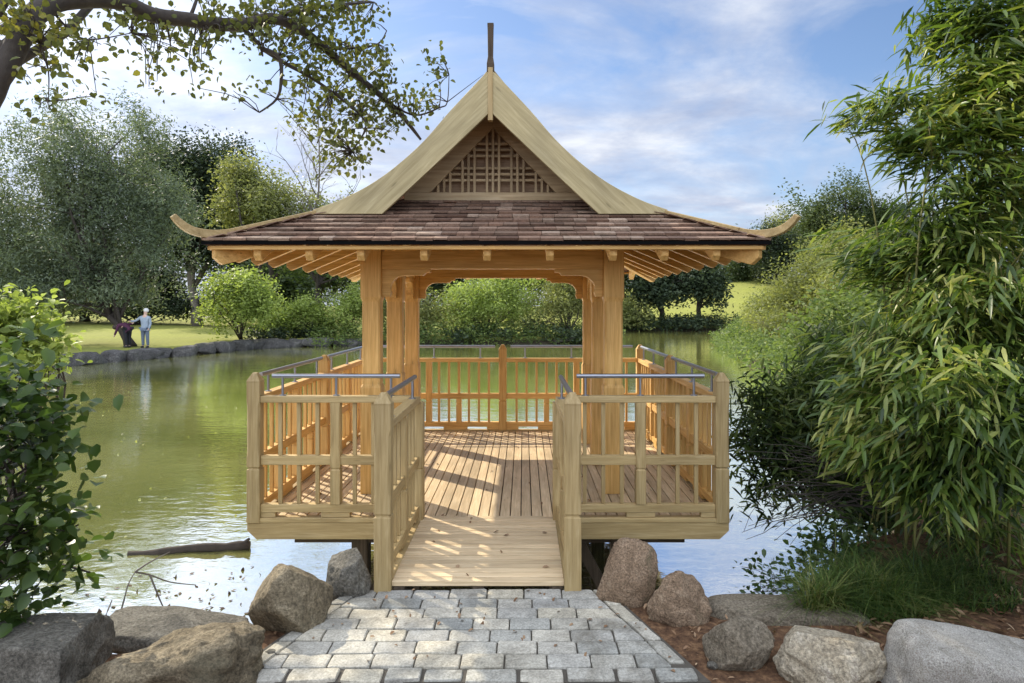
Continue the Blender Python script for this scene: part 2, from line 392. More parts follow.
# ------------------------------------------------------------------ paving
mb = MB(); mo = MB()
yb0, yb1 = 3.93, 3.03
def hw(y): return .755+(4.02-y)*.34
z0 = -.045
mo.add([(-hw(4.02)-.02,4.028,z0-.012),(hw(4.02)+.02,4.028,z0-.012),(hw(3.0)+.01,3.05,z0-.012),(-hw(3.0)-.01,3.05,z0-.012),
        (-hw(4.02)-.02,4.028,-.2),(hw(4.02)+.02,4.028,-.2),(hw(3.0)+.01,3.05,-.2),(-hw(3.0)-.01,3.05,-.2)],
       [(0,1,2,3),(4,5,6,7),(0,1,5,4),(1,2,6,5),(2,3,7,6),(3,0,4,7)])
def sett(mb, quad, h=.0, rot=0):
    """rounded-top stone from a 4 corner outline"""
    q = [Vector((a, b, 0)) for a, b in quad]; c = sum(q, Vector())/4
    rr = random.Random(int(abs(c.x*9173+c.y*7919)*10))
    tilt = (rr.uniform(-.012, .012), rr.uniform(-.012, .012)); dz = rr.uniform(-.004, .005)
    rings = []
    for (ins, z) in ((.002, -.05), (.0025, -.009), (.0045, -.002), (.010, .0)):
        ring = []
        for k in range(4):
            a, b, n_ = q[k], q[(k+1) % 4], q[k-1]
            for f in (.05, .5, .95):
                p = a.lerp(b, f); dirc = (c-p).normalized()
                jit = rr.uniform(-.0016, .0016)
                p = p+dirc*(ins+(.002 if f != .5 else 0)+jit)
                ring.append(Vector((p.x, p.y, z0+z+dz+(p.x-c.x)*tilt[0]+(p.y-c.y)*tilt[1]+rr.uniform(-.0012, .0012))))
        rings.append(ring)
    v = [p for r_ in rings for p in r_]+[Vector((c.x, c.y, z0+.002+dz))]; f = []
    m_ = 12
    for k in range(3):
        for i in range(m_): j = (i+1) % m_; f.append((k*m_+i, k*m_+j, (k+1)*m_+j, (k+1)*m_+i))
    for i in range(m_): f.append((3*m_+i, 3*m_+(i+1) % m_, 4*m_))
    mb.add(v, f)
rows = 7; ys = [4.02-.1235*i for i in range(rows+1)]
rs = random.Random(5)
for r_ in range(rows):
    yt, ybm = ys[r_], ys[r_+1]
    W = hw((yt+ybm)/2)-.085
    x = -W-(.0 if r_ % 2 else .11)
    first = True
    while x < W-.03:
        L = .207+rs.uniform(-.014, .014)
        if first and r_ % 2 == 0: L *= 1
        x1 = x+L
        a0, a1 = max(x, -W), min(x1, W)
        if W-a1 < .06: a1 = W; x1 = W
        if a1-a0 > .03:
            dl = (hw(ybm)-hw(yt))/2      # end stones are cut to the slanting edge
            l0 = a0 <= -W+.001; l1 = a1 >= W-.001
            sett(mb, [(a0-(dl if l0 else 0), ybm), (a1+(dl if l1 else 0), ybm), (a1-(dl if l1 else 0), yt), (a0+(dl if l0 else 0), yt)])
        x = x1; first = False
for sgn in (-1, 1):            # angled edge course
    y = 4.02; 
    while y > 3.2:
        y1 = y-.205
        q = [(sgn*(hw(y)-.08), y), (sgn*hw(y), y), (sgn*hw(y1), y1), (sgn*(hw(y1)-.08), y1)]
        if sgn > 0: q = q[::-1]
        sett(mb, q); y = y1
x = -1.05
while x < .88:                 # rough kerb course in front
    L = .19+rs.uniform(-.03, .05)
    sett(mb, [(x, 3.045+rs.uniform(-.01, .01)), (x+L, 3.045+rs.uniform(-.01, .01)), (x+L, 3.148), (x, 3.148)]); x += L+.012
pv = mb.build('paved_path', SETT); tag(pv, kind='structure')
pm = mo.build('path_bed', MORTAR); tag(pm, kind='structure')

# ------------------------------------------------------------------ pavilion
root = empty('garden_pavilion', (0, CEN, WATER), 'timber pavilion with shingled pagoda roof standing on a railed deck over the pond', 'pavilion')
def part(mb, name, mat=None, parent=root, bevel=.003, label=None):
    o = mb.build(name, mat or TIMBER, parent, bevel)
    if label: o['label'] = label
    return o
H = 1.83
YF, YB = CEN-H, CEN+H
# deck
mb = MB(); nb = 44; pit = 2*H/nb
for i in range(nb):
    x0 = -H+i*pit
    mb.box(x0+.004, x0+pit-.004, YF+.07, YB-.05, -.028, 0.0+random.uniform(-.001, .001), 1)
part(mb, 'deck', DECKW, bevel=.002)
mb = MB(); mb.box(-H+.05, H-.05, YF+.12, YB-.12, -.075, -.033, 0)
for y in np.linspace(YF+.3, YB-.3, 8): mb.box(-H+.08, H-.08, y-.03, y+.03, -.2, -.077, 0)
part(mb, 'joists', WEATH)
# perimeter beams with cut lower corners and the sill above
def edge_beam(p0, p1, inner):
    p0, p1 = Vector(p0), Vector(p1); d = (p1-p0); L = d.length; d.normalize()
    mb = MB(); pts = [(-.0, 0), (L, 0), (L, -.06), (L-.07, -.125), (.07, -.125), (0, -.06)]
    mb.prism(pts, p0+Vector((0, 0, -.022)), d, Vector((0, 0, 1)), .075, 0 if abs(d.x) > .5 else 1)
    return mb
for (a, b) in (((-H, YF+.03, 0), (-.64, YF+.03, 0)), ((.64, YF+.03, 0), (H, YF+.03, 0)), ((-H, YB, 0), (H, YB, 0))):
    part(edge_beam(a, b, 1), 'edge_beam')
for sx in (-1, 1):
    part(edge_beam((sx*(H-.02), YF+.08, 0), (sx*(H-.02), YB-.05, 0), 1), 'edge_beam')
mb = MB()
mb.box(-H-.005, -.60, YF-.012, YF+.066, -.020, .014, 0); mb.box(.60, H+.005, YF-.012, YF+.066, -.020, .014, 0)
mb.box(-H-.005, H+.005, YB-.046, YB+.04, -.020, .014, 0)
for sx in (-1, 1):
    a, b = sorted((sx*(H-.065), sx*(H+.013))); mb.box(a, b, YF+.069, YB-.049, -.020, .0145, 1)
part(mb, 'deck_sill')
# piles
for (px_, py_) in [(x, y) for x in (-1.03, -.62, .62, 1.03) for y in (5.45, 7.0, 8.5)]:
    mb = MB(); mb.loft(px_, py_, [(-1.5, .065, .006), (-.15, .065, .006)]); part(mb, 'pile', WEATH)
for sx in (-1, 1): mb = MB(); mb.bar((sx*.97, 5.45, -.75), (sx*.68, 5.45, -.21), .04, .09); part(mb, 'pile_brace', WEATH)
for y in (5.45, 7.0, 8.5):
    mb = MB(); mb.box(-1.55, 1.55, y-.05, y+.05, -.255, -.201, 0); part(mb, 'bearer', WEATH)
# bridge
mb = MB(); y = 4.02
while y < YF+.06:
    mb.box(-.51, .51, y+.004, y+.0655, -.03, .0+random.uniform(-.0008, .0008), 0); y += .0695
part(mb, 'bridge_deck', DECKW, bevel=.002)
for x in (-.47, 0, .47): mb = MB(); mb.box(x-.035, x+.035, 4.03, YF+.25, -.18, -.032, 1); part(mb, 'bridge_joist', WEATH)
mb = MB(); mb.box(-.7, .7, 4.03, 4.09, -1.2, -.19, 0); part(mb, 'abutment', WEATH)

POSTST = lambda zb: [(zb, .05, .003), (.375, .05, .003), (.382, .05, .003), (.388, .042, .006), (.398, .042, .006), (.404, .05, .003), (.47, .05, .003), (.52, .05, .014),
                     (.86, .05, .014), (.90, .05, .003), (1.045, .05, .003), (1.052, .052, .004), (1.058, .05, .004), (1.115, .018, .002)]
def post(x, y, zb=-.02, parent=None, mat=None):
    mb = MB(); mb.loft(x, y, POSTST(zb)); return part(mb, 'post', mat, parent or root, .0015)
def railing(a, b, ndiv, full, low, zb=0, mat=None, steel=True, supports=(.1, .9), post_r=.05, name='railing', steel_inset=.1, side=0):
    """panel from post centre a to post centre b"""
    a, b = Vector(a), Vector(b); d = b-a; L = d.length; d.normalize(); mi = 0 if abs(d.x) > .5 else 1
    p0, p1 = a+d*post_r, b-d*post_r
    mb = MB()
    mb.bar(p0+Vector((0,0,.915)), p1+Vector((0,0,.915)), .078, .05, mi=mi)
    mb.bar(p0+Vector((0,0,.45)), p1+Vector((0,0,.45)), .055, .07, mi=mi)
    mb.bar(p0+Vector((0,0,.085)), p1+Vector((0,0,.085)), .06, .06, mi=mi)
    o = part(mb, name, mat)
    # packers: gaps between them let the water run off
    k = 4 if L > 1.5 else 3
    cuts = np.linspace(0, 1, k)
    Lp = (p1-p0).length
    for j, cpos in enumerate(cuts):
        c0 = max(0, cpos*Lp-.11*(1.4 if L > 1.5 else 1)); c1 = min(Lp, cpos*Lp+.11*(1.4 if L > 1.5 else 1))
        mb = MB(); mb.bar(p0+d*c0+Vector((0,0,.035)), p0+d*c1+Vector((0,0,.035)), .05, .039, mi=mi)
        part(mb, 'packer', mat, o)
    st = (p1-p0)/ndiv
    for k in range(1, ndiv):
        c = p0+st*k; mb = MB(); 
        if k in full:
            mb.loft(c.x, c.y, [(.116, .038, .002), (.36, .038, .002), (.375, .038, .002), (.381, .032, .004), (.39, .032, .004), (.396, .038, .002), (.50, .038, .002), (.54, .038, .01), (.84, .038, .01), (.875, .038, .002), (.889, .038, .002)])
            part(mb, 'stile', mat, o, .0012)
        elif k in low:
            mb.loft(c.x, c.y, [(.116, .034, .003), (.345, .034, .003), (.352, .027, .004), (.362, .034, .004), (.414, .034, .003)])
            mb.box(c.x-.016, c.x+.016, c.y-.016, c.y+.016, .486, .889, 2)
            part(mb, 'stile', mat, o, .0012)
        else:
            mb.box(c.x-.0145, c.x+.0145, c.y-.0145, c.y+.0145, .116, .414, 2); mb.box(c.x-.0145, c.x+.0145, c.y-.0145, c.y+.0145, .486, .889, 2)
            part(mb, 'baluster', mat, o, .002)
    if steel:
        mb = MB(); q0, q1 = a+d*steel_inset, b-d*steel_inset
        mb.tube([q0+Vector((0,0,1.09)), q1+Vector((0,0,1.09))], .0175, 12)
        for s_ in supports:
            c = q0.lerp(q1, s_); mb.tube([c+Vector((0,0,.94)), c+Vector((0,0,.946))], .026, 12); mb.tube([c+Vector((0,0,.94)), c+Vector((0,0,1.078))], .010, 8)
        h = mb.build('handrail', STEEL, o, 0, True)
        es = h.modifiers.new('split', 'EDGE_SPLIT'); es.split_angle = R(50)
    return o
xp = H-.05; yf, ybk = YF+.03, YB-.02
for sx in (-1, 1):
    post(sx*xp, yf, -.02); post(sx*xp, CEN, 0.015, mat=WARM); post(sx*xp, ybk, .015, mat=WARM)
    railing((sx*xp, yf, 0), (sx*.545, yf, 0), 8, (4,), (), supports=(.08, .5, .93), steel_inset=.13)
    railing((sx*xp, yf, 0), (sx*xp, CEN, 0), 12, (6,), (3, 9), mat=WARM, supports=(.1, .5, .9))
    railing((sx*xp, CEN, 0), (sx*xp, ybk, 0), 12, (6,), (3, 9), mat=WARM, supports=(.1, .5, .9))
    railing((sx*xp, ybk, 0), (0, ybk, 0), 13, (6,), (3, 9), mat=WARM, supports=(.12, .5, .88))
    # bridge side
    yn = 4.04; post(sx*.56, yn, -.06)
    o = railing((sx*.56, yn, 0), (sx*.55, yf, 0), 8, (4,), (), supports=(.12, .9), steel_inset=.07)
    mb = MB(); mb.loft(sx*.54, yf, [(-.15, .047, .003), (.375, .047, .003), (.386, .041, .006), (.397, .047, .003), (.889, .047, .003)]); part(mb, 'stile', None, o, .0012)
    mb = MB(); mb.box(sx*.54-.03, sx*.54+.03, yn+.052, yf-.05, -.17, -.005, 1); part(mb, 'bridge_stringer')
post(0, ybk, .015, mat=WARM)
# columns
def column(x, y):
    mb = MB(); mb.loft(x, y, [(0.002, .088, .003), (.915, .088, .003), (.945, .078, .016), (1.66, .078, .016), (1.70, .088, .003), (2.16, .088, .003)])
    return part(mb, 'column', WARM, bevel=.0015)
cp = [-1.05, 1.05]
for x in cp:
    for y in (CEN-1.05, CEN, CEN+1.05): column(x, y)
# beams
bz0, bz1 = 1.945, 2.10
for y in (CEN-1.05, CEN+1.05):
    mb = MB(); mb.box(-.96, .96, y-.06, y+.06, bz0, bz1, 0); part(mb, 'tie_beam', WARM)
    mb = MB(); mb.box(-1.28, 1.28, y-.05, y+.05, 2.163, 2.30, 0); part(mb, 'wall_plate', WARM)
for x in cp:
    mb = MB(); mb.box(x-.055, x+.055, CEN-.96, CEN-.09, bz0, bz1, 1); mb.box(x-.055, x+.055, CEN+.09, CEN+.96, bz0, bz1, 1); part(mb, 'tie_beam', WARM)
    mb = MB(); mb.box(x-.05, x+.05, CEN-1.28, CEN+1.28, 2.303, 2.42, 1); part(mb, 'wall_plate', WARM)
# curved brackets
def bracket(x, y, dx, dy, span=.42):
    pts = [(0, -.24), (.065, -.24), (.078, -.20), (.07, -.17)]
    for k in range(7):
        t = k/6*math.pi/2; pts.append((.20-.13*math.cos(t), -.17+.115*math.sin(t)))
    pts += [(span-.06, -.055), (span-.04, -.03), (span, -.03), (span, 0), (0, 0)]
    mb = MB(); mb.prism(pts, (x+dx*.0885, y+dy*.0885, bz0-.001), (dx, dy, 0), (0, 0, 1), .075, 0 if abs(dx) > .5 else 1)
    part(mb, 'bracket', WARM)
for y in (CEN-1.05, CEN+1.05):
    bracket(-1.05, y, 1, 0); bracket(1.05, y, -1, 0)
for x in cp:
    for (y, s_) in ((CEN-1.05, 1), (CEN, -1), (CEN, 1), (CEN+1.05, -1)): bracket(x, y, 0, s_, .34)
# rafters
E = 2.05; SL = .42; ZE = 2.10
rp = [-1.69, -1.31, -.93, -.465, 0, .465, .93, 1.31, 1.69]
def rafter(fn, a):
    lim = E-abs(a)-.03 if abs(a) > 1.05 else 1.08
    lim = max(lim, .1); lim = min(lim, 1.1)
    pts = [(.05, -.035+SL*.05), (lim, -.035+SL*lim), (lim, -.155+SL*lim), (.09, -.14+SL*.05), (.05, -.105+SL*.05)]
    o_, dv = fn(a); mb = MB()
    mb.prism(pts, Vector(o_)+Vector((0, 0, ZE-.02)), dv, (0, 0, 1), .055, 0 if abs(dv[0]) > .5 else 1)
    part(mb, 'rafter', WARM)
for a in rp:
    rafter(lambda a: ((a, CEN-E, 0), (0, 1, 0)), a); rafter(lambda a: ((a, CEN+E, 0), (0, -1, 0)), a)
for a in rp:
    rafter(lambda a: ((-E, CEN+a, 0), (1, 0, 0)), a); rafter(lambda a: ((E, CEN+a, 0), (-1, 0, 0)), a)
for sx in (-1, 1):
    for sy in (-1, 1):
        mb = MB(); k = .7071
        pts = [(.06, -.045), (1.5, -.045+SL*k*1.44), (1.5, -.19+SL*k*1.44), (.12, -.17), (.06, -.12)]
        mb.prism(pts, (sx*E, CEN+sy*E, ZE-.0), (-sx*k, -sy*k, 0), (0, 0, 1), .06, 0); part(mb, 'hip_rafter', WARM)
# profile of the side slopes (x inset s -> z)
prof = [(0, 2.10), (.30, 2.225), (.61, 2.362), (.83, 2.425), (1.08, 2.535), (1.295, 2.69), (1.515, 2.90), (1.732, 3.155), (1.90, 3.355), (2.02, 3.485)]
def pz(s): return float(np.interp(s, [p[0] for p in prof], [p[1] for p in prof]))
# sheathing
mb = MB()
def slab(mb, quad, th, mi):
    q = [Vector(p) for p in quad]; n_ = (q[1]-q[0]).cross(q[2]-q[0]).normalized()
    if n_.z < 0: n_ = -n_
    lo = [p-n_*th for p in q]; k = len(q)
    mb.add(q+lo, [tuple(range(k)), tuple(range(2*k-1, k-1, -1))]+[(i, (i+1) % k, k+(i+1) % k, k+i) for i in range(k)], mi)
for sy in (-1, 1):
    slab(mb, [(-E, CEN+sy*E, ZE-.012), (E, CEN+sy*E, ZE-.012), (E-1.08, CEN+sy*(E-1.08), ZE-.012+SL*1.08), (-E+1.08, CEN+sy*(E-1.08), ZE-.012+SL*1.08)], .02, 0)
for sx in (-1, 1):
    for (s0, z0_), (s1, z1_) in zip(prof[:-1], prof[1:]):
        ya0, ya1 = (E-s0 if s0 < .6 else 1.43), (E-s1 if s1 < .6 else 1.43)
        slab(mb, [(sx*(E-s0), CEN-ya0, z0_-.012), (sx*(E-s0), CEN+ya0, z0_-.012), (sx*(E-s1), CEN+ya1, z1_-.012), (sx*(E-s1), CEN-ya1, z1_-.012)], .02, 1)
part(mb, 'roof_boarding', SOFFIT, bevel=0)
# flashing and eave board
mb = MB(); eb = MB()
for sy in (-1, 1):
    a, b = sorted((CEN+sy*(E+.004), CEN+sy*(E+.02))); mb.box(-E-.02, E+.02, a, b, ZE-.028, ZE-.004, 0)
    a, b = sorted((CEN+sy*(E-.03), CEN+sy*(E-.004))); eb.box(-E+.03, E-.03, a, b, ZE-.062, ZE-.034, 0)
for sx in (-1, 1):
    a, b = sorted((sx*(E+.004), sx*(E+.02))); mb.box(a, b, CEN-E-.003, CEN+E+.003, ZE-.028, ZE-.004, 1)
    a, b = sorted((sx*(E-.03), sx*(E-.004))); eb.box(a, b, CEN-E+.031, CEN+E-.031, ZE-.062, ZE-.034, 1)
part(mb, 'flashing', BLACK, bevel=0); part(eb, 'eave_board', WARM)
# shingles
def shingle(mb, o_, along, up, w_, L, nrm):
    o_, along, up, nrm = Vector(o_), Vector(along), Vector(up), Vector(nrm)
    th = .015+random.uniform(-.002, .006); lift = .032
    a = o_+nrm*lift; b = o_+along*w_+nrm*lift; c = o_+along*w_+up*L+nrm*.002; d = o_+up*L+nrm*.002
    v = [a, b, c, d, a-nrm*th, b-nrm*th, c-nrm*.004, d-nrm*.004]
    mb.add(v, [(0,1,2,3),(7,6,5,4),(0,4,5,1),(1,5,6,2),(2,6,7,3),(3,7,4,0)], 0)
def course(mb, x0, x1, pt, along, up, nrm, L):
    x = x0+random.uniform(-.0, .0); 
    first = True
    while x < x1-.01:
        w_ = random.uniform(.09, .19); w_ = min(w_, x1-x)
        if x1-(x+w_) < .04: w_ = x1-x
        j = random.uniform(-.004, .006)
        shingle(mb, Vector(pt(x))-Vector(up)*(.012+j), along, up, w_-.004, L, nrm); x += w_
ex = .112
for sy in (-1, 1):
    mb = MB(); up = Vector((0, -sy, SL)).normalized(); nr = Vector((0, sy*SL, 1)).normalized()
    t = 0
    while t < 1.04:
        hwid = E-t+.01
        course(mb, -hwid, hwid, lambda x, t=t: (x, CEN+sy*(E-t), ZE-.006+SL*t), (1, 0, 0), up, nr, .17); t += ex
    o = part(mb, 'shingle_slope', SHING, bevel=0)
for sx in (-1, 1):
    mb = MB(); arc = [0]
    for (a, b) in zip(prof[:-1], prof[1:]): arc.append(arc[-1]+math.hypot(b[0]-a[0], b[1]-a[1]))
    q = 0
    while q < arc[-1]-.02:
        s0 = float(np.interp(q, arc, [p[0] for p in prof])); s1 = float(np.interp(min(q+.1, arc[-1]), arc, [p[0] for p in prof]))
        dz = pz(s1)-pz(s0); ds = s1-s0; up = Vector((-sx*ds, 0, dz)).normalized(); nr = Vector((sx*dz, 0, ds)).normalized()
        hwid = (E-s0+.01) if s0 < .6 else 1.44
        course(mb, CEN-hwid, CEN+hwid, lambda y, s0=s0: (sx*(E-s0), y, pz(s0)-.006), (0, 1, 0), up, nr, .16); q += .105
    part(mb, 'shingle_slope', SHING, bevel=0)
# barge boards
outer = [(.0, 3.535), (.037, 3.515), (.318, 3.216), (.535, 2.967), (.755, 2.767), (.97, 2.614), (1.22, 2.485), (1.437, 2.407)]
def cat(pts, sub=6):
    res = []
    for i in range(len(pts)-1):
        p0 = pts[max(i-1, 0)]; p1 = pts[i]; p2 = pts[i+1]; p3 = pts[min(i+2, len(pts)-1)]
        for k in range(sub):
            t = k/sub
            res.append(tuple(.5*((2*p1[j])+(-p0[j]+p2[j])*t+(2*p0[j]-5*p1[j]+4*p2[j]-p3[j])*t*t+(-p0[j]+3*p1[j]-3*p2[j]+p3[j])*t**3) for j in range(len(p1))))
    res.append(tuple(pts[-1])); return res
oc = [outer[0]]+cat(outer[1:], 5)
inner = cat([(.878, 2.372), (.69, 2.545), (.38, 2.835), (.0, 3.20)], 4)
for sy in (-1, 1):
    yb = CEN+sy*1.455
    for sx in (-1, 1):
        pts = [(sx*a, b) for a, b in oc]+[(sx*1.437, 2.372)]+[(sx*a, b) for a, b in inner]
        if sx < 0: pts = [(a if i else -.0, b) for i, (a, b) in enumerate(pts)]
        mb = MB(); mb.prism([(p[0]+sx*.004, p[1]) for p in pts], (0, yb, 0), (1, 0, 0), (0, 0, 1), .04, 0)
        b_ = part(mb, 'barge_board', BARGE[sx])
    mb = MB(); mb.box(-.02, .02, yb-.032, yb+.032, 3.13, 3.56, 2)
    part(mb, 'apex_strip')
    # gable wall and lattice, set back
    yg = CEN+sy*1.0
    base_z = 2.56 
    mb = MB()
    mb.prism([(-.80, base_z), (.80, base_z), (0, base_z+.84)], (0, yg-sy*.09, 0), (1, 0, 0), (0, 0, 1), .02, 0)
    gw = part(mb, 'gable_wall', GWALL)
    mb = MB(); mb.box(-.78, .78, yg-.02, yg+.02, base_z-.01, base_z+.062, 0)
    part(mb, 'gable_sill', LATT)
    k = .57/.55
    for sx in (-1, 1):
        mb = MB()
        mb.prism([(sx*.55, 2.622), (sx*.76, 2.622), (sx*0.0, 2.622+.76*k), (0, 2.622+.55*k)], (0, yg, 0), (1, 0, 0), (0, 0, 1), .05, 0); part(mb, 'gable_rail', LATT)
    mb = MB()
    top = 2.622+.55*k
    for c0 in (-.43, -.215, 0, .215, .43):
        for dx in (-.053, 0, .053):
            x = c0+dx; zt = top-abs(x)*k
            if zt > 2.64: mb.box(x-.0105, x+.0105, yg-.012, yg+.006, 2.622, zt, 2)
    for c0 in (2.622+.165, 2.622+.38):
        for dz in (-.053, 0, .053):
            z = c0+dz; xm = (top-z)/k
            if xm > .03: mb.box(-xm, xm, yg+.008, yg+.024, z-.0105, z+.0105, 0)
    if sy < 0:
        mb2 = mb
    part(mb, 'lattice', LATT, bevel=.001)
# ridge cap, finials, hip caps, horns
mb = MB(); mb.prism([(-.10, 3.42), (0, 3.545), (.10, 3.42), (.13, 3.44), (0, 3.60), (-.13, 3.44)], (0, CEN, 0), (1, 0, 0), (0, 0, 1), 2.80, 1); part(mb, 'ridge_cap', TIMBER)
for sy in (-1, 1):
    yb = CEN+sy*1.44
    mb = MB(); mb.loft(0, yb, [(3.50, .03, .003), (3.60, .03, .003), (3.66, .021, .003), (3.88, .024, .003), (3.93, .026, .003)])
    part(mb, 'finial', WEATH)
for sx in (-1, 1):
    for sy in (-1, 1):
        k = .7071; dv = Vector((sx*k, sy*k, 0))
        a = Vector((sx*(E-.62), CEN+sy*(E-.62), ZE+.62*SL+.035)); b = Vector((sx*(E-.15), CEN+sy*(E-.15), ZE+.15*SL+.035))
        mb = MB(); mb.bar(b, a, .085, .026, mi=0); part(mb, 'hip_cap', TIMBER)
        top_ = cat([(-.30, .125), (-.16, .086), (-.04, .070), (.08, .082), (.16, .125), (.205, .165)], 4)
        bot = cat([(.232, .142), (.185, .085), (.11, .035), (.0, .010), (-.12, .012), (-.30, .075)], 4)
        mb = MB(); mb.prism([(p[0], p[1]) for p in top_+bot], (sx*E, CEN+sy*E, ZE+.012), dv, (0, 0, 1), .05, 0)
        part(mb, 'horn', TIMBER)

# ------------------------------------------------------------------ rocks
RM = {
 'grey': rockmat('grey_rock', (.075,.068,.052), (.175,.16,.125), (.30,.28,.225), 5, .3, (.10,.095,.07)),
 'tan': rockmat('tan_rock', (.07,.055,.033), (.22,.175,.105), (.40,.33,.21), 5, .45, (.11,.10,.06)),
 'pink': rockmat('pink_rock', (.14,.095,.055), (.30,.205,.125), (.44,.33,.215), 7, .55, (.12,.12,.06)),
 'pale': rockmat('pale_rock', (.26,.205,.125), (.46,.39,.27), (.62,.56,.44), 5, .6, (.22,.19,.13)),
 'granite': rockmat('granite_rock', (.36,.33,.26), (.54,.50,.42), (.66,.62,.53), 12, .25, (.20,.165,.11)),
 'slab': rockmat('flat_slab_rock', (.12,.095,.06), (.23,.19,.13), (.33,.28,.20), 5, .3, (.15,.13,.10)),
 'wall': rockmat('bank_rock', (.035,.033,.03), (.08,.075,.068), (.17,.16,.145), 1.5, .3, (.05,.055,.03)),
}
def rockmesh(mb, c, dims, rotz=0, seed=0, boxy=2.0, cuts=9, rough=.07, tilt=(0, 0), sub=4, flat_top=None):  # lump of stone
    cuts = int(cuts*1.8); rr = random.Random(seed); bm = bmesh.new(); bmesh.ops.create_icosphere(bm, subdivisions=sub, radius=1)
    planes = []
    for _ in range(cuts):
        nn = Vector((rr.gauss(0, 1), rr.gauss(0, 1), rr.gauss(0, .8))).normalized(); planes.append((nn, rr.uniform(.60, .90)))
    if flat_top is not None: planes.append((Vector((rr.uniform(-.08, .08), rr.uniform(-.08, .08), 1)).normalized(), flat_top))
    off = Vector((seed*3.1, seed*1.7, 0)); M = Matrix.Rotation(rotz, 3, 'Z') @ Matrix.Rotation(tilt[0], 3, 'X') @ Matrix.Rotation(tilt[1], 3, 'Y')
    n0 = len(mb.v)
    for v in bm.verts:
        p = v.co.copy(); L = (abs(p.x)**boxy+abs(p.y)**boxy+abs(p.z)**boxy)**(1/boxy); p /= L
        for nn, dd in planes:
            q = p.dot(nn)-dd
            if q > 0: p -= nn*q*.96
        rd = 1-abs(noise.noise(p*2.1+off))*2
        p *= 1+rough*noise.fractal(p*1.6+off, 1, 2, 6)+rough*.45*noise.fractal(p*5+off, 1, 2, 4)-rough*.5*max(0, rd-.75)*2
        q = M @ Vector((p.x*dims[0]/2, p.y*dims[1]/2, p.z*dims[2]/2)); v.co = q+Vector(c)
    mb.add([v.co for v in bm.verts], [[v.index for v in f.verts] for f in bm.faces], 0); bm.free()
def rock(c, dims, mat, label, seed, **k):
    mb = MB(); rockmesh(mb, c, dims, seed=seed, sub=5, **k); o = mb.build('boulder', RM[mat], None, 0, True)
    return tag(o, label, 'rock', 'boulders along the near bank')
def rockpx(x0, y0, x1, y1, d, mat, label, seed, depth=1.0, **k):
    a, b = P(x0, y1, d), P(x1, y0, d); wx, hz_ = b.x-a.x, b.z-a.z
    return rock(((a.x+b.x)/2, d+.0, (a.z+b.z)/2), (wx*(1.1 if k.get('boxy', 2) < 3 else 1.0), wx*depth, hz_*1.12), mat, label, seed, **k)
rockpx(-95, 622, 100, 720, 3.05, 'grey', 'flat-topped dark grey slab at the left edge beneath the leafy shrub', 3, .8, boxy=5, cuts=4, flat_top=.82, rough=.05)
rockpx(96, 610, 262, 664, 3.75, 'grey', 'low flat grey rock at the water, behind the craggy rock beside the paving', 8, .55, boxy=3, cuts=5, flat_top=.7)
rockpx(98, 622, 254, 715, 3.15, 'tan', 'craggy brown and grey rock beside the left corner of the paving', 21, .75, boxy=2.6, cuts=10, rough=.16, tilt=(-.15, -.18), flat_top=.55)
rockpx(255, 567, 331, 640, 3.62, 'tan', 'rounded upright grey-brown boulder left of the bridge, between two other rocks', 14, .9, cuts=7, rotz=.4)
rockpx(326, 549, 374, 604, 4.02, 'grey', 'small dark grey boulder touching the left bridge post', 5, .9, cuts=6)
rockpx(600, 543, 656, 624, 3.95, 'pink', 'tall pinkish boulder standing right of the bridge', 17, .8, cuts=6, boxy=2.4, tilt=(0, .12))
rockpx(646, 576, 707, 640, 3.72, 'pink', 'knobbly brown boulder leaning on the tall pinkish one', 29, .9, cuts=8, rough=.11)
rockpx(700, 604, 866, 662, 3.75, 'slab', 'long flat brown slab at the water right of the paving', 33, .42, boxy=4, cuts=3, flat_top=.8, rough=.03)
rockpx(703, 620, 773, 680, 3.25, 'slab', 'small greyish boulder in front of the flat brown slab', 41, .8, cuts=8)
rockpx(770, 626, 884, 688, 3.15, 'pale', 'whitish yellow wedge-shaped rock between a grey boulder and a granite block', 52, .7, boxy=2.2, cuts=10, rough=.1, tilt=(-.2, .15), flat_top=.6)
rockpx(890, 648, 1085, 740, 3.0, 'granite', 'large pale granite block in the bottom right corner', 63, .42, boxy=6, cuts=0, rough=.03, tilt=(.12, .22))
# small stones
for i, (px, py, d, s_) in enumerate([(712,655,3.2,.05),(300,655,3.2,.05),(252,672,3.0,.05),(560,676,2.93,.03),(790,668,3.0,.025),(700,670,3.0,.03),(270,650,3.3,.06)]):
    p = P(px, py, d); mb = MB(); rockmesh(mb, (p.x, d, gz(p.x, d)+s_*.2), (s_*1.3, s_, s_*.8), seed=70+i, sub=3)
    tag(mb.build('pebble', RM['granite' if i % 2 else 'grey'], None, 0, True), 'small loose stone lying on the brown soil by the paving', 'stone', 'pebbles on the soil')

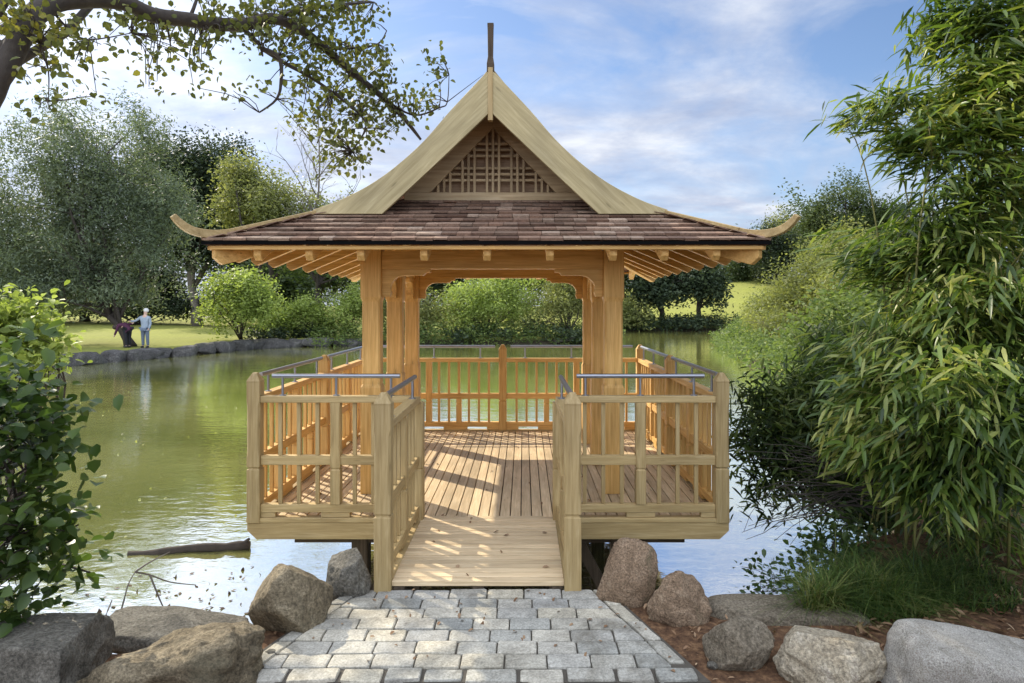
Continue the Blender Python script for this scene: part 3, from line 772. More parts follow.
# stone edging on the far left bank
mb = MB(); shore = [(-21.5,22.5),(-19.6,24.4),(-17.7,27.0),(-16.6,30.0),(-15.6,33.0),(-14.4,37.3),(-12.5,38.8),(-9.5,39.6)]
rw = random.Random(3)
for a, b in zip(shore[:-1], shore[1:]):
    L = math.hypot(b[0]-a[0], b[1]-a[1]); t = 0
    while t < L:
        l = rw.uniform(.9, 1.9); x = a[0]+(b[0]-a[0])*(t+l/2)/L; y = a[1]+(b[1]-a[1])*(t+l/2)/L
        rockmesh(mb, (x+.1, y-.1, -.62+rw.uniform(-.05, .05)), (l*1.05, .8, .66), rotz=math.atan2(b[1]-a[1], b[0]-a[0]), seed=rw.randint(1, 999), boxy=4, cuts=3, rough=.1, sub=3); t += l*.95
tag(mb.build('stone_edging', RM['wall'], None, 0, True), 'low wall of rough dark stones holding the lawn edge along the far left bank', 'wall')

# ------------------------------------------------------------------ foliage
def leaves(name, centers, per, spread, size, mat, parent=None, seed=1, aspect=.45, droop=0., fold=False, updir=.5, flat=1.0, outdir=None, sizevar=.35):
    """many leaf-sized faces scattered round the cluster centres"""
    g = np.random.default_rng(seed); C = np.repeat(np.asarray(centers, float), per, axis=0); n_ = len(C)
    off = g.normal(0, 1, (n_, 3))*spread; off[:, 2] *= flat; C = C+off
    L = size*(1+g.uniform(-sizevar, sizevar, n_))[:, None]
    d = g.normal(0, 1, (n_, 3)); d[:, 2] = d[:, 2]*.6-droop; d /= np.linalg.norm(d, axis=1)[:, None]
    if outdir is not None:
        od = np.repeat(np.asarray(outdir, float), per, axis=0); d = d*.65+od; d /= np.linalg.norm(d, axis=1)[:, None]
    nrm = g.normal(0, 1, (n_, 3)); nrm[:, 2] = np.abs(nrm[:, 2])+updir
    s = np.cross(d, nrm); s /= np.linalg.norm(s, axis=1)[:, None]+1e-9; nn = np.cross(s, d)
    if not fold:
        v = np.stack([C-d*L/2, C+s*L*aspect/2, C+d*L/2, C-s*L*aspect/2], 1); V = v.reshape(-1, 3); Fq = np.arange(n_*4).reshape(-1, 4)
    else:
        b = C-d*L/2; a1 = C-d*L*.22; a2 = C+d*L*.18-np.array([0, 0, 1])*L*.04; tp = C+d*L/2-np.array([0, 0, 1])*L*.14; w1 = s*L*aspect*.46; w2 = s*L*aspect*.42; up = nn*L*aspect*.14
        v = np.stack([b, a1-w1+up, a1, a1+w1+up, a2-w2+up, a2, a2+w2+up, tp], 1); V = v.reshape(-1, 3)
        pat = np.array([[0, 2, 1, 1], [0, 3, 2, 2], [1, 2, 5, 4], [2, 3, 6, 5], [4, 5, 7, 7], [5, 6, 7, 7]])
        k = (np.arange(n_)*8)[:, None]
        quads = (k[:, :, None]+pat[None, 2:4]).reshape(-1, 4)
        tris = (k[:, :, None]+pat[None, [0, 1, 4, 5]][:, :, :3]).reshape(-1, 3)
        me = bpy.data.meshes.new(name); me.vertices.add(len(V)); me.vertices.foreach_set('co', V.astype(np.float32).ravel())
        li = np.concatenate([quads.ravel(), tris.ravel()]).astype(np.int32); me.loops.add(len(li)); me.loops.foreach_set('vertex_index', li)
        nq, ntr = len(quads), len(tris); me.polygons.add(nq+ntr)
        ls = np.concatenate([np.arange(nq)*4, nq*4+np.arange(ntr)*3]).astype(np.int32); lt = np.concatenate([np.full(nq, 4), np.full(ntr, 3)]).astype(np.int32)
        me.polygons.foreach_set('loop_start', ls); me.polygons.foreach_set('loop_total', lt); me.update(calc_edges=True)
        return link(name, me, mat, parent)
    return link(name, npmesh(name, V, Fq), mat, parent)

def lobe_points(lobes, n_, seed, shell=2.4, bottom=.55, gap=.55):
    P1, d1 = lobe_points0(lobes, int(n_*1.7), seed, shell, bottom)
    s_ = float(np.mean([l[3] for l in lobes])); g = np.random.default_rng(seed+99); nn = np.zeros(len(P1))
    for k in (1.6, 2.9, 4.7):
        for q in range(4):
            v = g.normal(0, 1, 3)*k/s_*1.5; nn += np.sin(P1@v+g.uniform(0, 6.28))/k
    thr = np.quantile(nn, 1-1/1.7) if gap >= 1 else np.quantile(nn, gap*(1-1/1.7)*1.6)
    keep = np.where((nn > thr) | (g.uniform(0, 1, len(nn)) < .16))[0][:n_]
    return P1[keep], d1[keep]
def lobe_points0(lobes, n_, seed, shell=2.4, bottom=.55):
    g = np.random.default_rng(seed); w_ = np.array([l[3]*l[4]*l[5] for l in lobes])**(.75); w_ /= w_.sum()
    idx = g.choice(len(lobes), n_, p=w_); Lb = np.array(lobes)[idx]
    d = g.normal(0, 1, (n_, 3)); d /= np.linalg.norm(d, axis=1)[:, None]
    d[:, 2] = np.where(d[:, 2] < 0, d[:, 2]*bottom*1.3, d[:, 2])
    lump = 1+.16*np.sin(d[:, 0]*5+Lb[:, 0]*3)+.13*np.sin(d[:, 1]*6+Lb[:, 1]*2+d[:, 2]*4)+.10*np.sin(d[:, 2]*9+Lb[:, 2])
    r = (g.uniform(0, 1, n_)**(1/shell))*lump
    return Lb[:, :3]+d*Lb[:, 3:6]*r[:, None], d

def lobe(px, py, d, rx, ry=None, rd=None):
    """crown lobe seen at (px,py), d metres off, radii in photo pixels"""
    p = P(px, py, d); k = d/F; ry = ry or rx
    return (p.x, p.y, p.z, rx*k, (rd if rd else rx*k), ry*k)

def limb(a, b, bend=.12, nseg=6, rnd=None):
    a, b = Vector(a), Vector(b); r_ = rnd or random; L = (b-a).length; pts = []
    o1 = Vector((r_.gauss(0, 1), r_.gauss(0, 1), r_.gauss(0, 1)*.5))*L*bend*.5
    for k in range(nseg+1):
        t = k/nseg; p = a.lerp(b, t)+o1*math.sin(t*math.pi)+Vector((0, 0, L*bend*.5*math.sin(t*math.pi)))
        if 0 < k < nseg: p += Vector((r_.gauss(0, 1), r_.gauss(0, 1), r_.gauss(0, 1)))*L*.012
        pts.append(p)
    return pts

def tree(name, label, cat, lobes, base, n_cl, per, size, mat, r0=.2, seed=1, spread=None, group=None, bark=None, limbs=10, aspect=.5, droop=0, trunk_top=.55, shell=2.4, fold=False, stems=None, twig=.0, updir=.5, bottom=.55, lean=(0,0,0)):
    rnd = random.Random(seed); cen = Vector((0, 0, 0)); tw = 0
    for l in lobes: v = l[3]*l[4]*l[5]; cen += Vector(l[:3])*v; tw += v
    cen /= tw; base = Vector(base); rt = empty(name, base, label, cat, group)
    pts, dirs = lobe_points(lobes, n_cl, seed, shell, bottom); zmin = base.z+.05
    pts[:, 2] = np.maximum(pts[:, 2], zmin+np.random.default_rng(seed).uniform(0, .25, len(pts)))
    sp_ = spread if spread else np.mean([l[3] for l in lobes])*.12
    bm_ = bark or BARK
    mb = MB()
    if stems is None:
        top = base.lerp(cen, trunk_top*1.4 if trunk_top*1.4 < .95 else .95)+Vector(lean); tp = limb(base, top, .08, 6, rnd)
        mb.tube(tp, [r0*(1.35 if k == 0 else 1-.55*k/6) for k in range(7)], 9)
        mb.build('trunk', bm_, rt, 0, True)
        starts = [tp[k] for k in (2, 3, 4, 5, 6)]; rr0 = r0*.45
    else:
        starts = [base]; rr0 = r0*.6
    mb = MB(); sel = [lobes[i % len(lobes)] for i in range(limbs)]
    for i, l in enumerate(sel):
        c = Vector(l[:3])+Vector((rnd.uniform(-.5, .5)*l[3], rnd.uniform(-.5, .5)*l[4], rnd.uniform(-.3, .6)*l[5]))
        s_ = rnd.choice(starts)+Vector((rnd.uniform(-1, 1), rnd.uniform(-1, 1), 0))*r0*(1.5 if stems else 0)
        lp = limb(s_, c, .18, 6, rnd); mb.tube(lp, [rr0*(1-.75*k/6) for k in range(7)], 6)
        for q in range(4):
            e = Vector(pts[rnd.randrange(len(pts))])
            best = min((Vector(pts[rnd.randrange(len(pts))]) for _ in range(14)), key=lambda w_: (w_-lp[3+q % 4]).length)
            mb.tube(limb(lp[2+q % 4], best, .15, 4, rnd), [rr0*.32*(1-.7*k/4) for k in range(5)], 5)
    mb.build('branches' if stems is None else 'stems', bm_, rt, 0, True)
    leaves('crown' if stems is None else 'foliage', pts, per, sp_, size, mat, rt, seed+5, aspect, droop, fold, updir)
    return rt

LM = {
 'willow': leafmat('willow_leaf', [(.06,.08,.05), (.115,.145,.09), (.19,.225,.145)], .32, clump=.5),
 'dark': leafmat('dark_leaf', [(.02,.032,.018), (.04,.058,.03), (.07,.09,.045)], .2, clump=.5),
 'oak': leafmat('oak_leaf', [(.035,.055,.022), (.065,.09,.035), (.10,.125,.05)], .25, clump=.35),
 'yellowish': leafmat('yellowing_leaf', [(.11,.13,.05), (.19,.205,.08), (.29,.29,.12)], .35, clump=.5),
 'bright': leafmat('bright_leaf', [(.11,.15,.035), (.22,.275,.07), (.36,.42,.15)], .4, clump=.9),
 'bush': leafmat('bush_leaf', [(.045,.075,.022), (.10,.14,.04), (.18,.22,.07)], .35, clump=.7),
 'olive': leafmat('olive_leaf', [(.09,.105,.035), (.165,.18,.062), (.27,.28,.10)], .35, clump=.6),
 'near': leafmat('shrub_leaf', [(.022,.045,.010), (.045,.08,.018), (.10,.15,.035)], .35, clump=1.5, rough=.38, spec=.4),
 'over': leafmat('overhead_leaf', [(.045,.055,.02), (.08,.092,.03), (.125,.135,.04), (.20,.185,.04)], .36, clump=1.2),
 'bamboo': leafmat('bamboo_leaf', [(.015,.032,.008), (.042,.075,.015), (.085,.135,.024), (.165,.225,.042), (.34,.34,.10)], .34, clump=1.0, rough=.38, isl=.8, nzw=1.5, spec=.4),
 'shadebam': leafmat('fine_dark_leaf', [(.012,.024,.008), (.03,.05,.014), (.06,.09,.022), (.14,.17,.05)], .3, clump=1.5, isl=.8),  # foliage on the shaded side: its shade is put into a darker leaf colour
 'float': leafmat('wet_leaf', [(.03,.022,.014), (.07,.045,.025), (.14,.10,.05)], .05, clump=4),
 'grass': leafmat('grass_blade', [(.02,.042,.010), (.045,.08,.018), (.085,.13,.028), (.20,.20,.07)], .28, clump=3, isl=.8),
 'litter': leafmat('dead_leaf', [(.10,.05,.025), (.22,.13,.07), (.38,.27,.16)], .05, clump=4),
 'yellow': leafmat('yellow_leaf', [(.28,.26,.03), (.45,.38,.04), (.30,.32,.05)], .4, clump=2),
}
def base_of(px, d, dz=0):
    p = P(px, 300, d); return (p.x, d, gz(p.x, d)-.05)

# --- willow on the left lawn (leaning trunk, people beside it)
b0 = base_of(131, 31.5)
tree('willow_tree', 'large grey-green willow leaning over the lawn with two people at its trunk', 'tree',
  [lobe(20,205,33,70,75,3.6), lobe(85,170,33,55,60,3.2), lobe(130,200,33,55,75,3.2), lobe(160,245,32.5,34,52,2.4), lobe(75,250,32,62,50,3), lobe(128,132,34,30,38,2), lobe(15,275,32,55,45,2.6), lobe(110,285,32,48,28,2.2), lobe(55,130,34,36,36,2),lobe(170,215,33,25,35,2), lobe(60,290,31,40,24,2), lobe(20,305,30.5,50,22,2), lobe(150,290,33,34,20,2), lobe(90,300,33.5,40,16,2)],
  b0, 3600, 26, .20, LM['willow'], .21, 31, .24, limbs=16, aspect=.28, droop=.5, trunk_top=.25, lean=(-.6,0,0))
# --- dark trees behind
tree('pine_tree', 'tall dark evergreen at the far edge of the lawn, right of the willow', 'tree', [lobe(185,180,56,34,42), lobe(160,195,57,26,40), lobe(205,175,56,26,34), lobe(185,235,56,42,40), lobe(215,220,56,22,40)], base_of(197, 56), 2400, 18, .28, LM['dark'], .4, 41, .5, bark=BARKL)
tree('pine_tree', 'dark evergreen hidden in part behind the left eave horn', 'tree', [lobe(232,165,60,22,26), lobe(240,205,60,30,40), lobe(150,165,62,22,30),lobe(255,250,60,34,40)], base_of(236, 60), 1500, 16, .28, LM['dark'], .35, 43, .5)
tree('lime_tree', 'yellow-green tree above the left end of the pavilion roof', 'tree', [lobe(245,180,46,26,26), lobe(268,205,45,36,34), lobe(300,222,45,32,26), lobe(240,215,46,22,30), lobe(330,225,46,26,22)], base_of(262, 45), 1300, 18, .21, LM['yellowish'], .25, 45, .38)
# bare birch
def bare_tree(name, label, base, top, spread_, seed, group=None, n1=14, r0=.12, leafn=120, leafm=None, leafs=.22):
    rnd = random.Random(seed); rt = empty(name, base, label, 'tree', group); mb = MB(); base, top = Vector(base), Vector(top)
    tp = limb(base, top, .03, 8, rnd); mb.tube(tp, [r0*(1-.8*k/8) for k in range(9)], 7); mb.build('trunk', BARKL, rt, 0, True)
    mb = MB(); tips = []
    for i in range(n1):
        t = .3+.65*i/n1; s_ = base.lerp(top, t); a = rnd.uniform(0, 2*math.pi); L = spread_*(1.1-t*.7)*rnd.uniform(.7, 1.1)
        e = s_+Vector((math.cos(a)*L, math.sin(a)*L, L*rnd.uniform(.7, 1.2))); lp = limb(s_, e, .1, 5, rnd); mb.tube(lp, [r0*.34*(1-.7*k/5) for k in range(6)], 5)
        for q in range(6):
            s2 = lp[1+q % 5]; e2 = s2+Vector((rnd.uniform(-1, 1), rnd.uniform(-1, 1), rnd.uniform(.1, 1)))*L*.45
            mb.tube(limb(s2, e2, .1, 3, rnd), [r0*.13, r0*.1, r0*.07, r0*.04], 4); tips.append(e2)
            for _ in range(2):
                e3 = e2.lerp(s2, rnd.uniform(0, .5))+Vector((rnd.uniform(-1, 1), rnd.uniform(-1, 1), rnd.uniform(-.2, 1)))*L*.25
                mb.tube([e2.lerp(s2, .4), e3], [r0*.07, r0*.035], 3); tips.append(e3)
    mb.build('branches', BARKL, rt, 0, True)
    if leafn: leaves('crown', [tips[rnd.randrange(len(tips))] for _ in range(leafn)], 3, .15, leafs, leafm or LM['yellowish'], rt, seed)
    return rt
p = P(318, 110, 44); bare_tree('birch_tree', 'thin nearly bare tree rising behind the left slope of the roof', base_of(312, 44), p, 4.2, 51, r0=.13, n1=20, leafn=160)
tree('yellow_sapling', 'small tree with bright yellow leaves just left of the roof gable', 'tree', [lobe(335,178,24,12,22), lobe(345,200,24,14,18)], base_of(338, 40.5), 60, 12, .26, LM['yellow'], .08, 53, .3, limbs=5) if False else None
# --- shore shrubs, left to centre
tree('round_bush', 'bright green rounded bush on the left bank by the water', 'shrub', [lobe(238,308,36.5,36,30), lobe(222,295,36.5,20,20), lobe(255,300,36.5,22,26), lobe(240,285,37,18,14)], base_of(240, 37.9), 560, 16, .20, LM['bright'], .07, 61, .25, stems=1, limbs=12)
tree('waterside_shrub', 'pale yellowish shrub between the bright round bush and the leaning trunk', 'shrub', [lobe(288,318,40,22,16), lobe(308,314,40.3,18,18), lobe(275,325,39.5,14,10)], base_of(290, 40.4), 420, 16, .17, LM['bright'], .06, 62, .25, stems=1, limbs=8)
tree('leaning_tree', 'small tree with a leaning dark trunk behind the left railing', 'tree', [lobe(330,255,43,34,22), lobe(300,262,44,26,22), lobe(352,270,43,22,20)], base_of(312, 42), 330, 12, .24, LM['bush'], .18, 63, .35, limbs=8)
tree('waterside_shrub', 'low bright green shrub at the water left of the front column', 'shrub', [lobe(345,315,40.8,22,18), lobe(357,302,41.5,16,18), lobe(330,325,40.6,14,10)], base_of(345, 41.5), 420, 16, .16, LM['bright'], .06, 64, .22, stems=1, limbs=8)
tree('waterside_shrub', 'dark low shrub at the water under the round bush', 'shrub', [lobe(272,335,38.6,16,9), lobe(258,336,38.3,12,8), lobe(300,334,40.2,16,9), lobe(320,333,40.6,14,10)], base_of(285, 40), 200, 12, .2, LM['dark'], .05, 65, .2, stems=1, limbs=6)
tree('waterside_shrub', 'pale bush seen between the left columns of the pavilion', 'shrub', [lobe(395,310,42,30,30), lobe(432,315,42,26,28), lobe(370,300,43,24,28)], base_of(410, 42.4), 620, 16, .17, LM['olive'], .08, 66, .28, stems=1, limbs=12)
tree('willow_bush', 'broad yellow-green bush in the middle of the far bank above the back railing', 'shrub', [lobe(485,300,43,40,32), lobe(462,318,42.4,30,24), lobe(515,305,43,30,30), lobe(498,280,44,24,16), lobe(465,292,43,20,16)], base_of(485, 42.6), 1000, 18, .17, LM['bright'], .1, 67, .26, stems=1, limbs=14)
tree('willow_bush', 'grey-green arching bush at the right end of the opening', 'shrub', [lobe(560,298,43,34,32), lobe(585,310,43,28,30), lobe(548,325,42.4,28,20), lobe(575,280,44,26,20)], base_of(568, 42.6), 800, 18, .17, LM['olive'], .1, 68, .32, stems=1, limbs=12)
tree('dark_shrub', 'dark shrub low at the water in the middle of the far bank', 'shrub', [lobe(532,335,42.2,20,14), lobe(510,340,42,22,8), lobe(460,342,42,36,7), lobe(575,342,42,30,7), lobe(415,342,42,30,7)], base_of(520, 42.6), 360, 12, .22, LM['dark'], .06, 69, .2, stems=1, limbs=8)
# --- taller trees behind the centre and left-centre
ft = [('tall_tree', 'blue-dark tall tree far behind the left columns', [lobe(440,272,70,36,30), lobe(400,262,70,34,30)], 430, 'dark', .5),
      ('tall_tree', 'green tree far behind the roof opening, in the middle', [lobe(500,262,66,34,26), lobe(530,272,66,30,24)], 510, 'oak', .45),
      ('tall_tree', 'dull green tree far behind the right columns', [lobe(600,268,64,34,30), lobe(565,262,66,30,26)], 590, 'oak', .45),
      ('tall_tree', 'dark tree far behind the leaning trunk', [lobe(340,262,66,38,34), lobe(295,262,66,34,34)], 322, 'dark', .5)]
for i, (nm, lb, lo, bx, mt, sz) in enumerate(ft):
    tree(nm, lb, 'tree', lo, base_of(bx, lo[0][1]), 700, 14, sz, LM[mt], .35, 81+i, .6, group='trees far behind the pond')
# --- right: dark trees on the far shore, with the lit hill behind
tree('dark_tree', 'dark spreading tree on the far shore just right of the pavilion', 'tree', [lobe(668,288,62,30,22), lobe(645,292,62,22,20), lobe(660,272,63,26,16)], base_of(662, 63), 620, 14, .36, LM['dark'], .3, 91, .45, limbs=12)
tree('dark_tree', 'dark tree on the far shore left of the sunlit grass', 'tree', [lobe(705,285,62,22,20), lobe(695,275,63,24,16), lobe(712,300,62,14,12)], base_of(700, 63), 480, 14, .36, LM['dark'], .28, 92, .45, limbs=10)
tree('pale_shrub', 'pale shrub on the far shore by the right column', 'shrub', [lobe(632,312,61,20,16), lobe(640,320,60.8,14,8)], base_of(634, 62.5), 200, 12, .3, LM['olive'], .08, 93, .3, stems=1, limbs=6)
tree('shore_hedge', 'low dark hedge along the far water edge right of the pavilion', 'hedge', [lobe(650,326,62,26,6), lobe(690,326,62,28,6), lobe(718,325,62,14,5), lobe(740,326,62,10,5)], base_of(685, 63), 320, 12, .3, LM['dark'], .06, 94, .3, stems=1, limbs=8)
tree('hill_tree', 'light green tree standing on the hill above the sunlit grass', 'tree', [lobe(742,278,88,14,16), lobe(752,270,88,10,14)], base_of(742, 90), 420, 14, .32, LM['yellowish'], .2, 95, .5)
tree('hill_tree', 'dark green tree on the hill beside the right eave horn', 'tree', [lobe(775,262,80,22,28), lobe(790,250,80,22,22), lobe(770,240,80,14,18)], base_of(775, 80), 1000, 14, .30, LM['dark'], .3, 96, .55)
tree('hill_tree', 'yellowing tree whose top shows just above the right eave horn', 'tree', [lobe(782,232,90,20,18), lobe(800,245,90,20,22)], base_of(785, 90), 700, 14, .32, LM['yellowish'], .3, 97, .55)
tree('oak_tree', 'big domed dark oak on the skyline left of the bamboo', 'tree', [lobe(845,215,72,40,34), lobe(820,225,72,24,24), lobe(870,222,72,26,28), lobe(850,250,72,50,34), lobe(900,230,72,34,34)], base_of(850, 72), 3400, 18, .28, LM['oak'], .5, 98, .42)
# --- right bank, nearer
tree('willow_bush', 'yellow-olive bush on the right bank at the water edge', 'shrub', [lobe(785,308,33,30,28), lobe(805,295,33,36,34), lobe(765,318,38,22,16), lobe(790,325,31,34,18), lobe(770,335,33,14,8), lobe(760,312,44,16,16), lobe(800,342,27,26,12)], base_of(785, 33.5), 1100, 18, .16, LM['olive'], .1, 101, .26, stems=1, limbs=14)
tree('willow_bush', 'taller green bush behind the olive one on the right bank', 'shrub', [lobe(840,262,36,40,34), lobe(860,290,30,44,44), lobe(820,280,34,34,30), lobe(900,280,30,44,50)], base_of(860, 33), 1500, 18, .17, LM['olive'], .1, 102, .3, stems=1, limbs=14)
tree('willow_bush', 'green bush on the right bank behind the bamboo', 'shrub', [lobe(850,330,18,50,40), lobe(930,300,20,70,60), lobe(815,338,22,30,14)], base_of(900, 20), 900, 16, .16, LM['bush'], .1, 103, .22, stems=1, limbs=14)
g_ = np.random.default_rng(31); up_ = []
for a, b, n_, hh in [((8.2,20),(9.6,28),150,.7),((9.6,28),(12,40),240,.7),((12,40),(16.5,52),200,.8),((16.5,52),(19.5,60),120,.9),((19.5,60),(17,62),40,1.2),((6.2,13),(8.2,20),160,.9),((17,62),(9,61),150,1.1),((9,61),(6.5,56),60,1),
    ((6.5,49),(4.5,43),110,1.0),((4.5,43),(1,41.5),120,1.0),((1,41.5),(-3,41.5),130,.9),((-3,41.5),(-8,40),170,1.0),((-8,40),(-12,39),120,.8),((6.5,56),(6.5,49),60,1)]:
    a = np.array(a); b = np.array(b); t = g_.uniform(0, 1, n_)[:, None]; p = a+(b-a)*t; nrm_ = np.array([b[1]-a[1], -(b[0]-a[0])]); nrm_ = nrm_/np.linalg.norm(nrm_)
    o_ = g_.uniform(-1.0 if a[0] < 7 else -.45, .9, n_)[:, None]; p = p+nrm_*o_
    up_.append(np.stack([p[:, 0], p[:, 1], np.maximum(ground_z(p[:, 0], p[:, 1]), WATER)+g_.uniform(.05, 1, n_)*hh*.75], 1))
up_ = np.concatenate(up_); up_[:, 2] = np.maximum(up_[:, 2], WATER+.1)
tag(leaves('bank_undergrowth', up_, 16, .24, .17, LM['bush'], None, 19, .5), 'low undergrowth along the far and right banks', 'undergrowth', kind='stuff')
# --- distant woodland closing the view
g_ = np.random.default_rng(77); th = np.radians(g_.uniform(-62, 62, 9000)); rd_ = g_.uniform(92, 118, 9000)
X_ = np.sin(th)*rd_; Y_ = np.cos(th)*rd_; H_ = 8.5+3*np.sin(th*23)+2*np.sin(th*51+1)+1.5*np.sin(th*9)
H_ = np.where(th < -.45, H_+1, H_)*np.where(np.abs(th-.30) < .07, .55, 1.0)
Zb = ground_z(X_, Y_); Z_ = Zb+g_.uniform(0, 1, 9000)**.8*H_
fo = leaves('distant_woodland', np.stack([X_, Y_, Z_], 1), 14, .8, .42, LM['oak'], None, 9, .6)
tag(fo, 'continuous belt of woodland far behind the pond', 'woodland', kind='stuff')
# trees further back on the left, hiding the horizon beyond the lawn
for i, (px, py, d, rx, ry, mt, lb) in enumerate([(-5,268,52,60,50,'dark','dark tree behind the left part of the willow'), (85,268,60,46,44,'dark','dark tree standing beyond the lawn behind the willow crown'),
       (140,285,58,30,28,'dark','low dark tree behind the willow trunk'), (270,285,56,34,26,'oak','low green tree behind the bright round bush')]):
    tree('background_tree', lb, 'tree', [lobe(px,py,d,rx,ry), lobe(px+rx*.6,py+8,d,rx*.7,ry*.7), lobe(px-rx*.6,py+8,d,rx*.7,ry*.8)], base_of(px, d), 800, 12, .42, LM[mt], .35, 111+i, .55, group='trees beyond the left lawn')

tree('boundary_hedge', 'long dark hedge closing the far side of the left lawn', 'hedge', [lobe(x_, 306, 57, 26, 12) for x_ in (-20, 20, 60, 100, 140, 180, 215, 250, 285)], base_of(140, 57), 1300, 14, .26, LM['dark'], .06, 141, .35, stems=1, limbs=14)
tree('hill_tree', 'round dark green tree at the left edge of the sunlit hill', 'tree', [lobe(738,272,84,14,18), lobe(750,262,84,10,12)], base_of(738, 84), 520, 14, .28, LM['oak'], .25, 142, .4)
# --- path across the left lawn
mb = MB(); pts = [(-75, 52), (-45, 51), (-36, 50)]
for a, b in zip(pts[:-1], pts[1:]):
    mb.add([(a[0], a[1], gz(*a)+.05), (b[0], b[1], gz(*b)+.05), (b[0], b[1]+2.2, gz(b[0], b[1]+2.2)+.05), (a[0], a[1]+2.2, gz(a[0], a[1]+2.2)+.05)], [(0,1,2,3)])
tag(mb.build('lawn_path', plain('pale_gravel', (.26,.27,.28), .9, 0, 4, .2)), kind='structure')
# fallen pale log on the far bank, seen over the back rail
p0, p1 = P(545, 345, 41.6), P(575, 338, 41.9); mb = MB(); mb.tube(limb(p0, p1, .04, 5), [.13,.12,.12,.10,.09,.07], 8)
tag(mb.build('fallen_log', BARKL, None, 0, True), 'pale fallen log lying on the far bank beyond the back railing', 'log')

# --- left foreground shrub
tree('leafy_shrub', 'dark green broad-leaved shrub filling the left edge in front of the pond', 'shrub',
  [lobe(8,395,3.3,44,45), lobe(8,450,3.1,48,50), lobe(30,440,3.3,36,42), lobe(15,505,3.1,50,40), lobe(45,520,3.2,36,34), lobe(-30,430,3.1,70,100), lobe(30,560,3.2,30,26), lobe(-20,570,3.1,50,50), lobe(72,535,3.4,22,26), lobe(52,420,3.4,14,26), lobe(66,470,3.5,14,26), lobe(85,575,3.5,14,24), lobe(35,600,3.2,30,18)],
  (-2.9, 3.6, -.15), 340, 5, .068, LM['near'], .03, 121, .085, stems=1, limbs=22, aspect=.72, fold=True, shell=2.0, updir=.9)
tree('leafy_shrub', 'yellow-green shrub behind the dark one at the left edge', 'shrub',
  [lobe(15,325,6.5,34,28), lobe(-10,350,6.3,40,40), lobe(38,345,6.4,22,18), lobe(20,360,6.2,34,20)], (-4.6, 6.4, -.5), 300, 10, .085, LM['bright'], .03, 123, .1, stems=1, limbs=12, aspect=.55, fold=True)

# --- overhead tree, trunk outside the frame
rt = empty('overhanging_tree', (-5.0, 4.6, -.2), 'tree at the left whose thick leafy branch arches across the sky above the pond', 'tree')
def PX(x, y, d): return P(x/2.276, y/2.276, d)
main = [(-5.0, 4.6, -.2), (-4.95, 4.7, 1.2), (-5.0, 4.85, 2.3), PX(-90, 285, 5.0), PX(-6, 180, 5.1), PX(30, 120, 5.2), PX(62, 55, 5.3), PX(120, 8, 5.5), PX(200, -2, 5.7), PX(280, 5, 5.9), PX(350, 35, 6.1), PX(430, 45, 6.3), PX(480, 55, 6.4), PX(560, 55, 6.6), PX(620, 42, 6.7), PX(680, 65, 6.9), PX(740, 110, 7.1), PX(800, 165, 7.3), PX(870, 220, 7.5), PX(920, 270, 7.6), PX(958, 318, 7.7)]
rad = [.30,.24,.17,.10,.085,.082,.080,.078,.074,.07,.068,.066,.064,.06,.055,.05,.045,.04,.034,.026,.014]
mb = MB(); cm_ = cat([tuple(p) for p in main], 3); cr_ = [float(np.interp(i/3, range(len(rad)), rad)) for i in range(len(cm_))]
mb.tube(cm_, cr_, 10); mb.build('trunk', BARK, rt, 0, True)
subs = [[PX(545,58,6.6), PX(575,85,6.6), PX(592,105,6.6), PX(598,128,6.6)], [PX(598,112,6.6), PX(635,130,6.6), PX(640,180,6.6), PX(630,225,6.6), PX(590,256,6.6)],
        [PX(598,112,6.6), PX(650,145,6.8), PX(700,172,6.9), PX(760,212,7.0), PX(820,262,7.1), PX(832,292,7.1), PX(802,345,7.1)],
        [PX(620,42,6.7), PX(700,20,7), PX(780,10,7.2), PX(850,5,7.4)], [PX(740,110,7.1), PX(800,110,7.3), PX(860,100,7.5), PX(880,70,7.6)],
        [PX(870,222,7.5), PX(940,262,7.6), PX(1000,245,7.7), PX(1018,232,7.8), PX(1022,170,7.9)], [PX(280,5,5.9), PX(260,-60,5.9), PX(330,-130,6.2)], [PX(110,12,5.5), PX(150,60,5.6), PX(200,90,5.7), PX(300,75,5.8)],
        [PX(62,55,5.3), PX(90,100,5.2), PX(110,160,5.2), PX(110,230,5.2)], [PX(430,45,6.3), PX(450,-10,6.4), PX(460,-80,6.6)], [PX(30,120,5.2), PX(-60,60,5.2), PX(-120,-60,5.2)], [PX(120,8,5.5), PX(180,-80,5.8), PX(260,-220,6.3)], [PX(1018,232,7.8), PX(1060,200,7.9), PX(1100,170,8.0)]]
mb = MB(); rr = [.028,.026,.022,.028,.018,.014,.05,.012,.010,.02,.05,.06,.006]
for s_, r_ in zip(subs, rr):
    c_ = cat([tuple(p) for p in s_], 4); mb.tube(c_, [r_*(1-.75*i/len(c_)) for i in range(len(c_))], 7)
